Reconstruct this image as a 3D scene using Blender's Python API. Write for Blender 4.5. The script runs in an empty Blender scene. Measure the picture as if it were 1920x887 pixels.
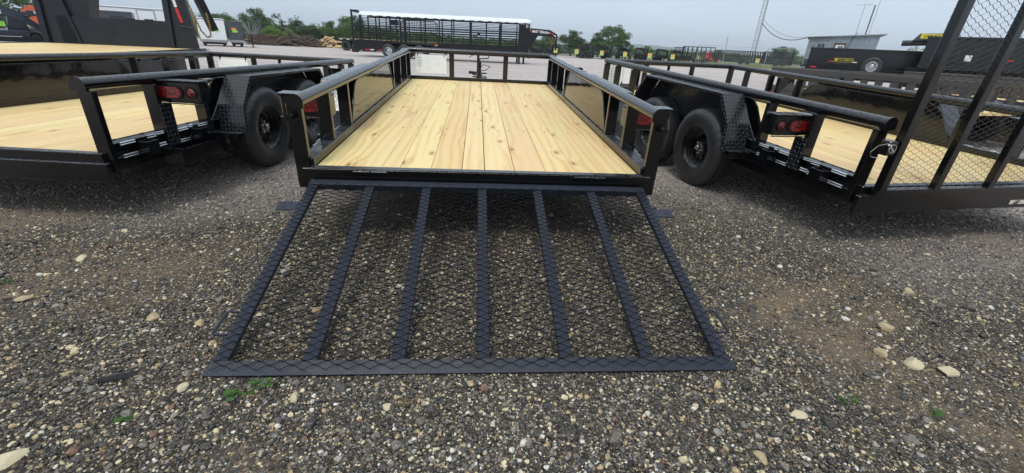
import bpy, math, random
import numpy as np
from math import sin, cos, pi, radians, sqrt, hypot, atan2, asin
from mathutils import Vector, Matrix, Euler

S = bpy.context.scene
COL = S.collection
R = random.Random(7)
NP = np.random.RandomState(5)

# ------------------------------------------------------------------ camera
cam = bpy.data.cameras.new('camera')
cam.sensor_width = 36.0
cam.lens = 808.75 / 1920 * 36.0
cam.clip_start = 0.05
cam.clip_end = 6000
camo = bpy.data.objects.new('camera', cam)
COL.objects.link(camo)
_r = Vector((0.99617726, -0.07275755, 0.0483446))
_u = Vector((-0.01455441, 0.4074519, 0.91311068))
_f = Vector((0.0861338, 0.91032373, -0.40483538))
_m = Matrix((( _r.x, _u.x, -_f.x), (_r.y, _u.y, -_f.y), (_r.z, _u.z, -_f.z))).to_4x4()
_m.translation = Vector((-0.0402, -2.5368, 1.1439))
camo.matrix_world = _m
S.camera = camo

# ------------------------------------------------------------------ sky and sun (overcast)
SUN_EL, SUN_AZ = 58.0, 200.0
W = bpy.data.worlds.new('World')
S.world = W
W.use_nodes = True
wn = W.node_tree
wn.nodes.clear()
def wnode(t, **k):
    n = wn.nodes.new(t)
    for a, b in k.items(): setattr(n, a, b)
    return n
sky = wnode('ShaderNodeTexSky', sky_type='NISHITA', sun_disc=False)
sky.sun_elevation = radians(SUN_EL)
sky.sun_rotation = radians(SUN_AZ)
sky.air_density = 1.5
sky.dust_density = 4.0
tc = wnode('ShaderNodeTexCoord')
sep = wnode('ShaderNodeSeparateXYZ')
wn.links.new(tc.outputs['Generated'], sep.inputs[0])
ramp = wnode('ShaderNodeValToRGB')
wn.links.new(sep.outputs['Z'], ramp.inputs[0])
e = ramp.color_ramp.elements
e[0].position = 0.0; e[0].color = (0.575, 0.665, 0.76, 1)
e[1].position = 0.9; e[1].color = (0.86, 0.93, 1.0, 1)
x_ = ramp.color_ramp.elements.new(0.12); x_.color = (0.50, 0.60, 0.72, 1)
x_ = ramp.color_ramp.elements.new(0.35); x_.color = (0.56, 0.66, 0.78, 1)
noi = wnode('ShaderNodeTexNoise')
noi.inputs['Scale'].default_value = 1.6
noi.inputs['Detail'].default_value = 4
mp = wnode('ShaderNodeMapping')
mp.inputs['Scale'].default_value = (1, 1, 3.5)
wn.links.new(tc.outputs['Generated'], mp.inputs[0])
wn.links.new(mp.outputs[0], noi.inputs['Vector'])
mr = wnode('ShaderNodeMapRange')
mr.inputs['From Min'].default_value = 0.3; mr.inputs['From Max'].default_value = 0.7
mr.inputs['To Min'].default_value = 0.90; mr.inputs['To Max'].default_value = 1.10
wn.links.new(noi.outputs['Fac'], mr.inputs[0])
mul = wnode('ShaderNodeVectorMath', operation='SCALE')
wn.links.new(ramp.outputs[0], mul.inputs[0])
wn.links.new(mr.outputs[0], mul.inputs['Scale'])
sc10 = wnode('ShaderNodeVectorMath', operation='SCALE')
wn.links.new(mul.outputs[0], sc10.inputs[0])
sc10.inputs['Scale'].default_value = 12.6
mixw = wnode('ShaderNodeMix', data_type='RGBA')
mixw.inputs['Factor'].default_value = 0.93
wn.links.new(sky.outputs[0], mixw.inputs['A'])
wn.links.new(sc10.outputs[0], mixw.inputs['B'])
bg = wnode('ShaderNodeBackground')
bg.inputs['Strength'].default_value = 0.1
wn.links.new(mixw.outputs['Result'], bg.inputs['Color'])
wo = wnode('ShaderNodeOutputWorld')
wn.links.new(bg.outputs[0], wo.inputs['Surface'])

sun = bpy.data.lights.new('sun', 'SUN')
sun.energy = 1.5
sun.angle = radians(14)
sun.color = (1.0, 0.97, 0.92)
suno = bpy.data.objects.new('sun', sun)
COL.objects.link(suno)
# nishita rotation: azimuth measured from +Y towards +X
sd = Vector((sin(radians(SUN_AZ)) * cos(radians(SUN_EL)), cos(radians(SUN_AZ)) * cos(radians(SUN_EL)), sin(radians(SUN_EL))))
suno.rotation_euler = (-sd).to_track_quat('-Z', 'Y').to_euler()

S.view_settings.view_transform = 'Standard'
S.view_settings.look = 'None'
S.view_settings.exposure = 0.12
S.view_settings.gamma = 1.0
S.view_settings.use_curve_mapping = False
S.cycles.max_bounces = 6
S.cycles.glossy_bounces = 4
S.cycles.volume_bounces = 0
S.cycles.transparent_max_bounces = 8

# ------------------------------------------------------------------ materials
class NT:
    def __init__(s, name):
        s.m = bpy.data.materials.new(name); s.m.use_nodes = True
        s.t = s.m.node_tree; s.b = s.t.nodes['Principled BSDF']
    def n(s, t, ins=None, **k):
        o = s.t.nodes.new(t)
        for a, b in k.items(): setattr(o, a, b)
        for a, b in (ins or {}).items():
            if hasattr(b, 'is_output') or isinstance(b, bpy.types.NodeSocket): s.t.links.new(b, o.inputs[a])
            else: o.inputs[a].default_value = b
        return o
    def link(s, a, b): s.t.links.new(a, b)
    def math(s, op, a, b=None, c=None):
        o = s.t.nodes.new('ShaderNodeMath'); o.operation = op
        for i, v in enumerate((a, b, c)):
            if v is None: continue
            if isinstance(v, (int, float)): o.inputs[i].default_value = v
            else: s.t.links.new(v, o.inputs[i])
        return o.outputs[0]
    def ramp(s, fac, stops, interp='LINEAR'):
        o = s.t.nodes.new('ShaderNodeValToRGB'); cr = o.color_ramp; cr.interpolation = interp
        while len(cr.elements) < len(stops): cr.elements.new(0.5)
        for el, (p, c) in zip(cr.elements, stops):
            el.position = p; el.color = (c[0], c[1], c[2], 1) if not isinstance(c, (int, float)) else (c, c, c, 1)
        s.t.links.new(fac, o.inputs[0]); return o.outputs[0]
    def mix(s, f, a, b, mode='MIX'):
        o = s.t.nodes.new('ShaderNodeMix'); o.data_type = 'RGBA'; o.blend_type = mode
        for k, v in (('Factor', f), ('A', a), ('B', b)):
            if isinstance(v, bpy.types.NodeSocket): s.t.links.new(v, o.inputs[k])
            elif k == 'Factor': o.inputs[k].default_value = v
            else: o.inputs[k].default_value = (v[0], v[1], v[2], 1)
        return o.outputs['Result']
    def set(s, **k):
        for a, v in k.items():
            a = a.replace('_', ' ')
            if isinstance(v, bpy.types.NodeSocket): s.t.links.new(v, s.b.inputs[a])
            elif isinstance(v, tuple) and len(v) == 3: s.b.inputs[a].default_value = (v[0], v[1], v[2], 1)
            else: s.b.inputs[a].default_value = v
        return s
    def bump(s, h, strength=0.3, dist=0.01, normal=None):
        ins = {'Height': h, 'Strength': strength, 'Distance': dist}
        if normal is not None: ins['Normal'] = normal
        o = s.n('ShaderNodeBump', ins); s.t.links.new(o.outputs[0], s.b.inputs['Normal']); return o.outputs[0]

def geo_pos(M): return M.n('ShaderNodeNewGeometry').outputs['Position']
def objc(M): return M.n('ShaderNodeTexCoord').outputs['Object']
def noise(M, v, scale, detail=3, rough=0.5, dist=0.0):
    return M.n('ShaderNodeTexNoise', {'Vector': v, 'Scale': scale, 'Detail': detail, 'Roughness': rough, 'Distortion': dist}).outputs['Fac']
def mapping(M, v, sc=(1, 1, 1), loc=(0, 0, 0)):
    return M.n('ShaderNodeMapping', {'Vector': v, 'Scale': sc, 'Location': loc}).outputs[0]

MAT = {}
def mat_simple(name, col, rough=0.5, metal=0.0, var=0.15, scale=8.0, bump=0.0, coat=0.0, spec=0.5):
    M = NT(name); v = objc(M)
    f = noise(M, v, scale, 5, 0.6)
    c = M.ramp(f, [(0.3, tuple(x * (1 - var) for x in col)), (0.7, tuple(min(1, x * (1 + var)) for x in col))])
    M.set(Base_Color=c, Roughness=M.ramp(f, [(0.3, max(0.02, rough * 0.85)), (0.7, min(1, rough * 1.15))]), Metallic=metal)
    M.b.inputs['Coat Weight'].default_value = coat
    M.b.inputs['Specular IOR Level'].default_value = spec
    if bump: M.bump(noise(M, v, scale * 6, 4), bump, 0.01)
    MAT[name] = M.m
    return M.m

def make_wet_black(name, col, rough, drops=True, white=0.62, spec=0.5, coat=0.1):
    """glossy powder coat, rain beads and painted sky sheen on the faces that look up"""
    M = NT(name)
    P = geo_pos(M)
    f = noise(M, P, 9, 4, 0.6)
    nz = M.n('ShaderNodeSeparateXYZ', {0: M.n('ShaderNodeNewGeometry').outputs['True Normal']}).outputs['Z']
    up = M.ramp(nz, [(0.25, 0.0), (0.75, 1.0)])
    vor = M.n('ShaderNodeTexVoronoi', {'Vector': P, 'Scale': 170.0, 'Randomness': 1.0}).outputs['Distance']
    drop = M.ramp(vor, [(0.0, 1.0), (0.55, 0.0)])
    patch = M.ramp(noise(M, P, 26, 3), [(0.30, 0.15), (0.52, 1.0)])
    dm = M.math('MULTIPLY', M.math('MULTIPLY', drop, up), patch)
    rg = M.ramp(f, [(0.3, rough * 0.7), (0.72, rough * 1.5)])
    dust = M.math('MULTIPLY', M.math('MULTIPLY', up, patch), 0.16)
    c = M.mix(M.math('MULTIPLY', dm, white), col, (0.30, 0.33, 0.36))  # bead specks; their pale tone also paints sky sheen on upward faces
    M.set(Base_Color=c, Roughness=M.math('ADD', rg, dust))
    M.b.inputs['Specular IOR Level'].default_value = spec
    M.b.inputs['Coat Weight'].default_value = coat
    M.b.inputs['Coat Roughness'].default_value = 0.12
    orange = noise(M, P, 120, 2)
    h = M.math('ADD', M.math('MULTIPLY', dm, 1.0 if drops else 0.0), M.math('MULTIPLY', orange, 0.10))
    wav = noise(M, P, 7, 2)
    M.bump(M.math('ADD', h, M.math('MULTIPLY', wav, 1.6)), 0.22, 0.004)
    MAT[name] = M.m
    return M.m
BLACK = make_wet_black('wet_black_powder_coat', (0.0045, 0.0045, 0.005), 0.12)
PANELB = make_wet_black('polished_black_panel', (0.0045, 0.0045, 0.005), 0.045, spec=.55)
RAMPB = make_wet_black('ramp_black_sky_tint', (0.0125, 0.0170, 0.0285), 0.24, white=0.08, spec=0.30, coat=0.0)  # blue in the base colour stands for sky reflected by the lowered ramp
MESHB = mat_simple('expanded_mesh_black', (0.004, 0.0045, 0.006), 0.34, var=0.2, spec=0.45)
BLACKF = mat_simple('far_black_paint', (0.006, 0.006, 0.008), 0.38, var=0.3, spec=0.32)
DGREY = mat_simple('charcoal_paint', (0.012, 0.0155, 0.021), 0.30, var=0.15, scale=3, spec=.4)
GREYP = mat_simple('grey_brown_paint', (0.060, 0.055, 0.052), 0.42, var=0.15)
WHITE = mat_simple('white_skin', (0.74, 0.76, 0.78), 0.35, var=0.05, scale=2)
TARP = mat_simple('white_tarp', (0.66, 0.69, 0.72), 0.5, var=0.06, scale=3, bump=0.1)
DARKP = mat_simple('dark_grey_skin', (0.055, 0.060, 0.068), 0.3, var=0.1)
EDGE = mat_simple('edge_glint', (0.85, 0.87, 0.92), 0.42, metal=0.9)  # bright tone that stands for sky glints on the black frame edges
CHROME = mat_simple('bright_zinc', (0.62, 0.62, 0.60), 0.22, metal=1.0)
SILVER = mat_simple('silver_wheel', (0.62, 0.63, 0.64), 0.35, metal=0.7)
RUST = mat_simple('rusty_iron', (0.085, 0.045, 0.032), 0.85, var=0.5, scale=3)
GOLD = mat_simple('yellow_zinc_chain', (0.42, 0.30, 0.10), 0.38, metal=0.8)
LOGP = mat_simple('cut_pine', (0.62, 0.45, 0.22), 0.75, var=0.3, scale=2)
BARK = mat_simple('bark', (0.10, 0.08, 0.062), 0.9, var=0.3, scale=6)
GALV = mat_simple('galvanised_steel', (0.30, 0.31, 0.32), 0.5, metal=0.4)
YEL = mat_simple('yellow_print', (0.70, 0.60, 0.03), 0.5, var=0.08)
ORG = mat_simple('orange_paint', (0.62, 0.12, 0.045), 0.45, var=0.15, scale=3)
ORGS = mat_simple('orange_print', (0.80, 0.26, 0.03), 0.5, var=0.05)
GRNS = mat_simple('green_print', (0.25, 0.62, 0.06), 0.5, var=0.05)
REDT = mat_simple('red_reflective_tape', (0.55, 0.02, 0.02), 0.35, var=0.1)
WHT = mat_simple('white_reflective_tape', (0.72, 0.72, 0.72), 0.35, var=0.1)
INK = mat_simple('black_ink', (0.01, 0.01, 0.012), 0.6)
CREAM = mat_simple('cream_plate', (0.62, 0.58, 0.48), 0.4, var=0.05)
REDP = mat_simple('red_truck_paint', (0.50, 0.035, 0.035), 0.35, var=0.1)
AMBER = mat_simple('amber_lens', (0.65, 0.22, 0.02), 0.2)
GLASSD = mat_simple('dark_glass', (0.02, 0.025, 0.03), 0.08)
RUBBER_W = mat_simple('rubber_hose', (0.015, 0.015, 0.016), 0.5)
POLE = mat_simple('weathered_wood_pole', (0.22, 0.18, 0.15), 0.85, var=0.2)

def mk_rubber():
    M = NT('tyre_rubber'); P = objc(M)
    M.set(Base_Color=M.ramp(noise(M, P, 9, 4), [(0.35, (0.020, 0.021, 0.023)), (0.7, (0.042, 0.041, 0.040))]),
          Roughness=M.ramp(noise(M, P, 14, 3), [(0.35, 0.28), (0.65, 0.50)]))
    M.bump(noise(M, P, 90, 3), 0.15, 0.004)
    return M.m
RUBBER = mk_rubber()

def mk_diamond():
    M = NT('black_diamond_plate')
    uv = M.n('ShaderNodeTexCoord').outputs['UV']
    def lob(off, ang):
        v = M.n('ShaderNodeVectorMath', {0: uv, 1: (33.0, 33.0, 0)}, operation='MULTIPLY').outputs[0]
        v = M.n('ShaderNodeVectorMath', {0: v, 1: (off, 0, 0)}, operation='ADD').outputs[0]
        v = M.n('ShaderNodeVectorMath', {0: v}, operation='FRACTION').outputs[0]
        v = M.n('ShaderNodeVectorMath', {0: v, 1: (-0.5, -0.5, 0)}, operation='ADD').outputs[0]
        v = M.n('ShaderNodeVectorRotate', {'Vector': v, 'Angle': ang}, rotation_type='Z_AXIS').outputs[0]
        v = M.n('ShaderNodeVectorMath', {0: v, 1: (2.0, 7.0, 0)}, operation='MULTIPLY').outputs[0]
        l = M.n('ShaderNodeVectorMath', {0: v}, operation='LENGTH').outputs['Value']
        return M.ramp(l, [(0.55, 1.0), (1.0, 0.0)])
    # two sets, told apart by a checker of half cells
    v2 = M.n('ShaderNodeVectorMath', {0: uv, 1: (33.0, 33.0, 1)}, operation='MULTIPLY').outputs[0]
    ck = M.n('ShaderNodeTexChecker', {'Vector': v2, 'Scale': 1.0}).outputs['Fac']
    a = lob(0.0, radians(45)); b = lob(0.0, radians(-45))
    h = M.mix(ck, a, b)
    hv = M.n('ShaderNodeSeparateColor', {0: h}).outputs[0]
    P = geo_pos(M)
    M.set(Base_Color=M.mix(M.math('MULTIPLY', hv, 0.8), (0.008, 0.009, 0.011), (0.075, 0.082, 0.095)),
          Roughness=M.ramp(noise(M, P, 12, 4), [(0.3, 0.20), (0.7, 0.28)]))
    M.b.inputs['Coat Weight'].default_value = 0.2
    d2 = noise(M, P, 160, 2)
    M.bump(M.math('ADD', hv, M.math('MULTIPLY', d2, 0.10)), 1.0, 0.004)
    return M.m
DIAM = mk_diamond()

def mk_wood(name='pine_deck_boards', far=False):
    M = NT(name)
    oi = M.n('ShaderNodeObjectInfo'); rnd = oi.outputs['Random']
    off = M.n('ShaderNodeCombineXYZ', {'X': M.math('MULTIPLY', rnd, 37.0), 'Y': M.math('MULTIPLY', rnd, 91.0), 'Z': M.math('MULTIPLY', rnd, 17.0)}).outputs[0]
    v = M.n('ShaderNodeVectorMath', {0: objc(M), 1: off}, operation='ADD').outputs[0]
    # knots
    vk = mapping(M, v, (4.6, 1.9, 0.001))
    vor = M.n('ShaderNodeTexVoronoi', {'Vector': vk, 'Scale': 1.0, 'Randomness': 1.0}, voronoi_dimensions='2D')
    kd = vor.outputs['Distance']
    keep = M.math('LESS_THAN', M.n('ShaderNodeSeparateColor', {0: vor.outputs['Color']}).outputs[0], 0.5)
    swirl = M.math('MULTIPLY', M.ramp(kd, [(0.0, 1.0), (0.42, 0.0)]), keep)
    # growth rings: planks cut through a long cone
    wob = noise(M, mapping(M, v, (2.6, 0.55, 1)), 1.0, 2, 0.45)
    wob2 = noise(M, mapping(M, v, (14, 1.2, 1)), 1.0, 2, 0.5)
    sx = M.n('ShaderNodeSeparateXYZ', {0: v}).outputs['X']
    ph = M.math('ADD', M.math('MULTIPLY', sx, 95.0), M.math('MULTIPLY', wob, 14.0))
    ph = M.math('ADD', ph, M.math('MULTIPLY', wob2, 4.0))
    ph = M.math('ADD', ph, M.math('MULTIPLY', swirl, 5.0))
    ring = M.math('ADD', M.math('MULTIPLY', M.math('SINE', ph), 0.5), 0.5)
    ring = M.math('POWER', ring, 2.2)
    fib = noise(M, mapping(M, v, (170, 3.2, 1)), 1.0, 3, 0.6)
    base = M.ramp(rnd, [(0.0, (0.69, 0.50, 0.240)), (0.25, (0.76, 0.605, 0.310)), (0.5, (0.69, 0.485, 0.255)), (0.75, (0.76, 0.61, 0.285)), (1.0, (0.655, 0.47, 0.230))])
    late = M.mix(1.0, base, (0.80, 0.66, 0.50), 'MULTIPLY')
    strength = M.ramp(noise(M, mapping(M, v, (6, 0.7, 1)), 1.0, 2), [(0.35, 0.12), (0.7, 0.75)])
    c = M.mix(M.math('MULTIPLY', ring, strength), base, late)
    c = M.mix(M.math('MULTIPLY', M.math('SUBTRACT', fib, 0.35), 0.35), c, (0.52, 0.36, 0.17))
    # pinkish heart stains and greenish treatment tint, in long patches
    st = M.ramp(noise(M, mapping(M, v, (7, 0.9, 1), (3, 8, 0)), 1.0, 3, 0.55, 0.4), [(0.62, 0.0), (0.68, 0.55)])
    c = M.mix(st, c, (0.50, 0.275, 0.13))
    gt = M.ramp(noise(M, mapping(M, v, (5, 0.8, 1), (13, 4, 0)), 1.0, 3), [(0.52, 0.0), (0.72, 0.4)])
    c = M.mix(gt, c, (0.60, 0.56, 0.27))
    gs = M.ramp(noise(M, mapping(M, v, (22, 3.0, 1), (1, 7, 0)), 1.0, 4, 0.75), [(0.66, 0.0), (0.78, 0.45)])
    c = M.mix(gs, c, (0.33, 0.31, 0.26))
    # knots themselves
    kring = M.math('MULTIPLY', M.ramp(kd, [(0.05, 1.0), (0.16, 0.0)]), keep)
    c = M.mix(M.math('MULTIPLY', kring, 0.55), c, (0.42, 0.25, 0.10))
    kc = M.math('MULTIPLY', M.ramp(kd, [(0.035, 1.0), (0.06, 0.0)]), keep)
    c = M.mix(M.math('MULTIPLY', kc, 0.75), c, (0.17, 0.085, 0.04))
    # small dark specks and nail dents
    sp = M.n('ShaderNodeTexVoronoi', {'Vector': mapping(M, v, (1.4, 1.0, 0.001)), 'Scale': 5.0}, voronoi_dimensions='2D').outputs['Distance']
    c = M.mix(M.ramp(sp, [(0.010, 0.7), (0.018, 0.0)]), c, (0.10, 0.06, 0.04))
    M.set(Base_Color=c, Roughness=M.ramp(noise(M, v, 5, 3), [(0.3, 0.48), (0.7, 0.68)]))
    M.b.inputs['Specular IOR Level'].default_value = 0.3
    M.bump(M.math('ADD', fib, M.math('MULTIPLY', ring, 0.4)), 0.12, 0.003)
    return M.m
WOOD = mk_wood()

def mk_lens():
    M = NT('red_lamp_lens'); v = objc(M)
    w = M.n('ShaderNodeTexVoronoi', {'Vector': v, 'Scale': 38.0}).outputs['Distance']
    M.set(Base_Color=M.ramp(w, [(0.1, (0.26, 0.012, 0.012)), (0.6, (0.075, 0.003, 0.004))]), Roughness=0.16)
    M.b.inputs['Coat Weight'].default_value = 0.6
    M.bump(w, 0.4, 0.004)
    return M.m
LENS = mk_lens()

def mk_corrugated():
    M = NT('blue_grey_corrugated_metal'); v = objc(M)
    sx = M.n('ShaderNodeSeparateXYZ', {0: v}).outputs['X']
    w = M.math('SINE', M.math('MULTIPLY', sx, 22.0))
    pan = M.n('ShaderNodeTexNoise', {'W': M.math('FLOOR', M.math('MULTIPLY', sx, 1.1)), 'Scale': 3.7}, noise_dimensions='1D').outputs['Fac']
    st = noise(M, mapping(M, v, (5, 5, 0.4)), 1.5, 5)
    c = M.ramp(M.math('ADD', M.math('MULTIPLY', st, 0.6), M.math('MULTIPLY', pan, 0.4)), [(0.3, (0.13, 0.17, 0.20)), (0.7, (0.24, 0.29, 0.32))])
    rs = M.ramp(noise(M, mapping(M, v, (3, 3, 0.8)), 1.0, 4), [(0.66, 0.0), (0.8, 0.6)])
    M.set(Base_Color=M.mix(rs, c, (0.16, 0.10, 0.07)), Roughness=0.55)
    M.bump(w, 0.6, 0.02)
    return M.m
CORR = mk_corrugated()

def mk_leaf(name, c1, c2, c3):
    M = NT(name)
    oi = M.n('ShaderNodeObjectInfo'); P = geo_pos(M)
    g = M.n('ShaderNodeNewGeometry')
    f = noise(M, P, 0.7, 3)
    c = M.ramp(f, [(0.3, c1), (0.5, c2), (0.72, c3)])
    c2_ = M.mix(M.math('MULTIPLY', oi.outputs['Random'], 0.35), c, c1)
    ri = M.n('ShaderNodeNewGeometry').outputs['Random Per Island']
    c3_ = M.mix(M.math('MULTIPLY', ri, 0.5), c2_, tuple(x * 1.7 for x in c3))
    M.set(Base_Color=c3_, Roughness=0.6)
    M.b.inputs['Specular IOR Level'].default_value = 0.25
    tr = M.n('ShaderNodeBsdfTranslucent', {'Color': c3_})
    mx = M.n('ShaderNodeMixShader', {0: 0.3, 1: M.b.outputs[0], 2: tr.outputs[0]})
    M.link(mx.outputs[0], M.t.nodes['Material Output'].inputs['Surface'])
    return M.m
LEAF_D = mk_leaf('dark_oak_leaves', (0.030, 0.050, 0.018), (0.050, 0.085, 0.028), (0.075, 0.115, 0.035))
LEAF_M = mk_leaf('mid_green_leaves', (0.040, 0.075, 0.020), (0.070, 0.125, 0.032), (0.10, 0.165, 0.045))
LEAF_L = mk_leaf('light_green_leaves', (0.065, 0.12, 0.022), (0.11, 0.19, 0.040), (0.15, 0.24, 0.055))
GRASSM = mk_leaf('dry_grass_blades', (0.14, 0.15, 0.05), (0.23, 0.22, 0.09), (0.30, 0.28, 0.13))

# near / far gravel mask from the world position
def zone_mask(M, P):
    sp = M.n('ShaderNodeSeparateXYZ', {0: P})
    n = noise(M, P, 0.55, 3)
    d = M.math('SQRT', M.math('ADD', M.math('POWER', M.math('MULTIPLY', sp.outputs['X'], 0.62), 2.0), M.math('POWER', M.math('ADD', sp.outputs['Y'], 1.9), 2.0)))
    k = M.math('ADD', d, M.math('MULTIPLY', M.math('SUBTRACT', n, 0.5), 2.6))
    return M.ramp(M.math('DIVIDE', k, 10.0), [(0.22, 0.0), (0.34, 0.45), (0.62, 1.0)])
def dirt_mask(M, P):
    sp = M.n('ShaderNodeSeparateXYZ', {0: P})
    n = noise(M, P, 1.7, 4, 0.6)
    right = M.ramp(M.math('MULTIPLY', sp.outputs['X'], 0.2), [(0.16, 0.0), (0.5, 0.14)])
    return M.ramp(M.math('ADD', n, right), [(0.54, 0.0), (0.68, 1.0)])

def mk_stone():
    M = NT('gravel_stones')
    oi = M.n('ShaderNodeObjectInfo'); rnd = oi.outputs['Random']; loc = oi.outputs['Location']
    P = geo_pos(M)
    near = M.ramp(rnd, [(0.0, (0.020, 0.018, 0.016)), (0.22, (0.038, 0.035, 0.031)), (0.38, (0.066, 0.059, 0.050)), (0.52, (0.112, 0.096, 0.076)),
                        (0.64, (0.17, 0.155, 0.132)), (0.745, (0.30, 0.275, 0.24)), (0.81, (0.46, 0.34, 0.17)), (0.875, (0.68, 0.57, 0.35)), (0.945, (0.19, 0.095, 0.055)), (0.964, (0.68, 0.64, 0.55))], 'CONSTANT')
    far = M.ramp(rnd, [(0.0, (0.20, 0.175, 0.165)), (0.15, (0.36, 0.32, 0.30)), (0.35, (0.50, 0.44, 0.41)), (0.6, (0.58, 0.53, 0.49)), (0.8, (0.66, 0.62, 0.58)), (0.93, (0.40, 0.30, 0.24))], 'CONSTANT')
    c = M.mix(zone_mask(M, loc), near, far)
    sp = noise(M, P, 260, 3, 0.7)
    spk = M.ramp(sp, [(0.55, 0.0), (0.62, 0.55)])
    c = M.mix(spk, c, (0.46, 0.45, 0.42))
    dk = M.ramp(noise(M, P, 90, 3), [(0.35, 0.45), (0.6, 0.0)])
    c = M.mix(dk, c, (0.035, 0.028, 0.021))
    M.set(Base_Color=c, Roughness=M.ramp(noise(M, P, 30, 2), [(0.35, 0.42), (0.65, 0.8)]))
    M.b.inputs['Specular IOR Level'].default_value = 0.4
    M.bump(sp, 0.5, 0.003)
    return M.m
STONE = mk_stone()

def mk_ground():
    M = NT('gravel_lot_ground'); P = geo_pos(M)
    z = zone_mask(M, P); dm = M.n('ShaderNodeAttribute', attribute_name='dirt').outputs['Fac']
    v1 = M.n('ShaderNodeTexVoronoi', {'Vector': P, 'Scale': 110.0})
    v2 = M.n('ShaderNodeTexVoronoi', {'Vector': P, 'Scale': 34.0})
    r1 = M.n('ShaderNodeSeparateColor', {0: v1.outputs['Color']}).outputs[0]
    r2 = M.n('ShaderNodeSeparateColor', {0: v2.outputs['Color']}).outputs[0]
    near = M.ramp(r1, [(0.0, (0.030, 0.025, 0.019)), (0.35, (0.060, 0.049, 0.036)), (0.6, (0.10, 0.080, 0.058)), (0.8, (0.17, 0.135, 0.095)), (0.93, (0.36, 0.29, 0.19))], 'CONSTANT')
    near = M.mix(M.math('MULTIPLY', dm, 0.95), near, M.mix(noise(M, P, 14, 5, 0.7), (0.12, 0.085, 0.052), (0.25, 0.185, 0.118)))
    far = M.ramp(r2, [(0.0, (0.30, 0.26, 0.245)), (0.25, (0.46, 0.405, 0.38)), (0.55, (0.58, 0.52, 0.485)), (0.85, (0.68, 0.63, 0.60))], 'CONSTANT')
    # tyre tracks and damp streaks on the open lot, worn into the gravel
    tr = noise(M, mapping(M, P, (0.10, 0.85, 1)), 1.0, 5, 0.65)
    far = M.mix(M.ramp(tr, [(0.42, 0.5), (0.56, 0.0)]), far, (0.36, 0.31, 0.29))
    tn = noise(M, mapping(M, P, (0.05, 0.16, 1)), 1.0, 4, 0.6)
    far = M.mix(M.ramp(tn, [(0.55, 0.0), (0.7, 0.45)]), far, (0.56, 0.46, 0.38))
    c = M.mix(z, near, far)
    # beyond the lot: grass
    sp = M.n('ShaderNodeSeparateXYZ', {0: P})
    gd = M.math('ADD', M.math('ADD', sp.outputs['Y'], M.math('MULTIPLY', M.math('ABSOLUTE', sp.outputs['X']), 0.42)), M.math('MULTIPLY', noise(M, P, 0.08, 3), 22.0))
    c = M.mix(M.ramp(M.math('DIVIDE', gd, 200.0), [(0.44, 0.0), (0.47, 1.0)]), c, M.mix(noise(M, P, 0.25, 4), (0.07, 0.10, 0.035), (0.16, 0.17, 0.07)))
    M.set(Base_Color=c, Roughness=0.85)
    M.b.inputs['Specular IOR Level'].default_value = 0.3
    hh = M.math('ADD', M.math('MULTIPLY', v2.outputs['Distance'], -0.8), M.math('MULTIPLY', v1.outputs['Distance'], -0.4))
    hh = M.math('ADD', hh, noise(M, P, 3.0, 4))
    M.bump(hh, 0.8, 0.03)
    return M.m
GROUND = mk_ground()

def mk_hills():
    M = NT('wooded_hills'); P = geo_pos(M)
    v = M.n('ShaderNodeTexVoronoi', {'Vector': P, 'Scale': 0.05}).outputs['Distance']
    f = noise(M, P, 0.02, 5, 0.65)
    c = M.ramp(M.math('ADD', M.math('MULTIPLY', f, 0.7), M.math('MULTIPLY', v, 0.3)), [(0.3, (0.035, 0.055, 0.03)), (0.6, (0.06, 0.09, 0.045)), (0.8, (0.10, 0.12, 0.06))])
    M.set(Base_Color=c, Roughness=0.9)
    M.bump(v, 1.0, 5.0)
    return M.m
HILLM = mk_hills()

def mk_paper():
    M = NT('white_paper_sheet'); v = objc(M)
    sx = M.n('ShaderNodeSeparateXYZ', {0: v})
    wv = M.math('SINE', M.math('MULTIPLY', sx.outputs['X'], 75.0))
    c = M.mix(M.ramp(noise(M, mapping(M, v, (6, 6, 30)), 1.0, 3), [(0.5, 0.0), (0.75, 0.35)]), (0.80, 0.84, 0.86), (0.70, 0.62, 0.52))
    M.set(Base_Color=c, Roughness=0.45)
    M.bump(wv, 0.15, 0.004)
    return M.m
PAPER = mk_paper()

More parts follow.
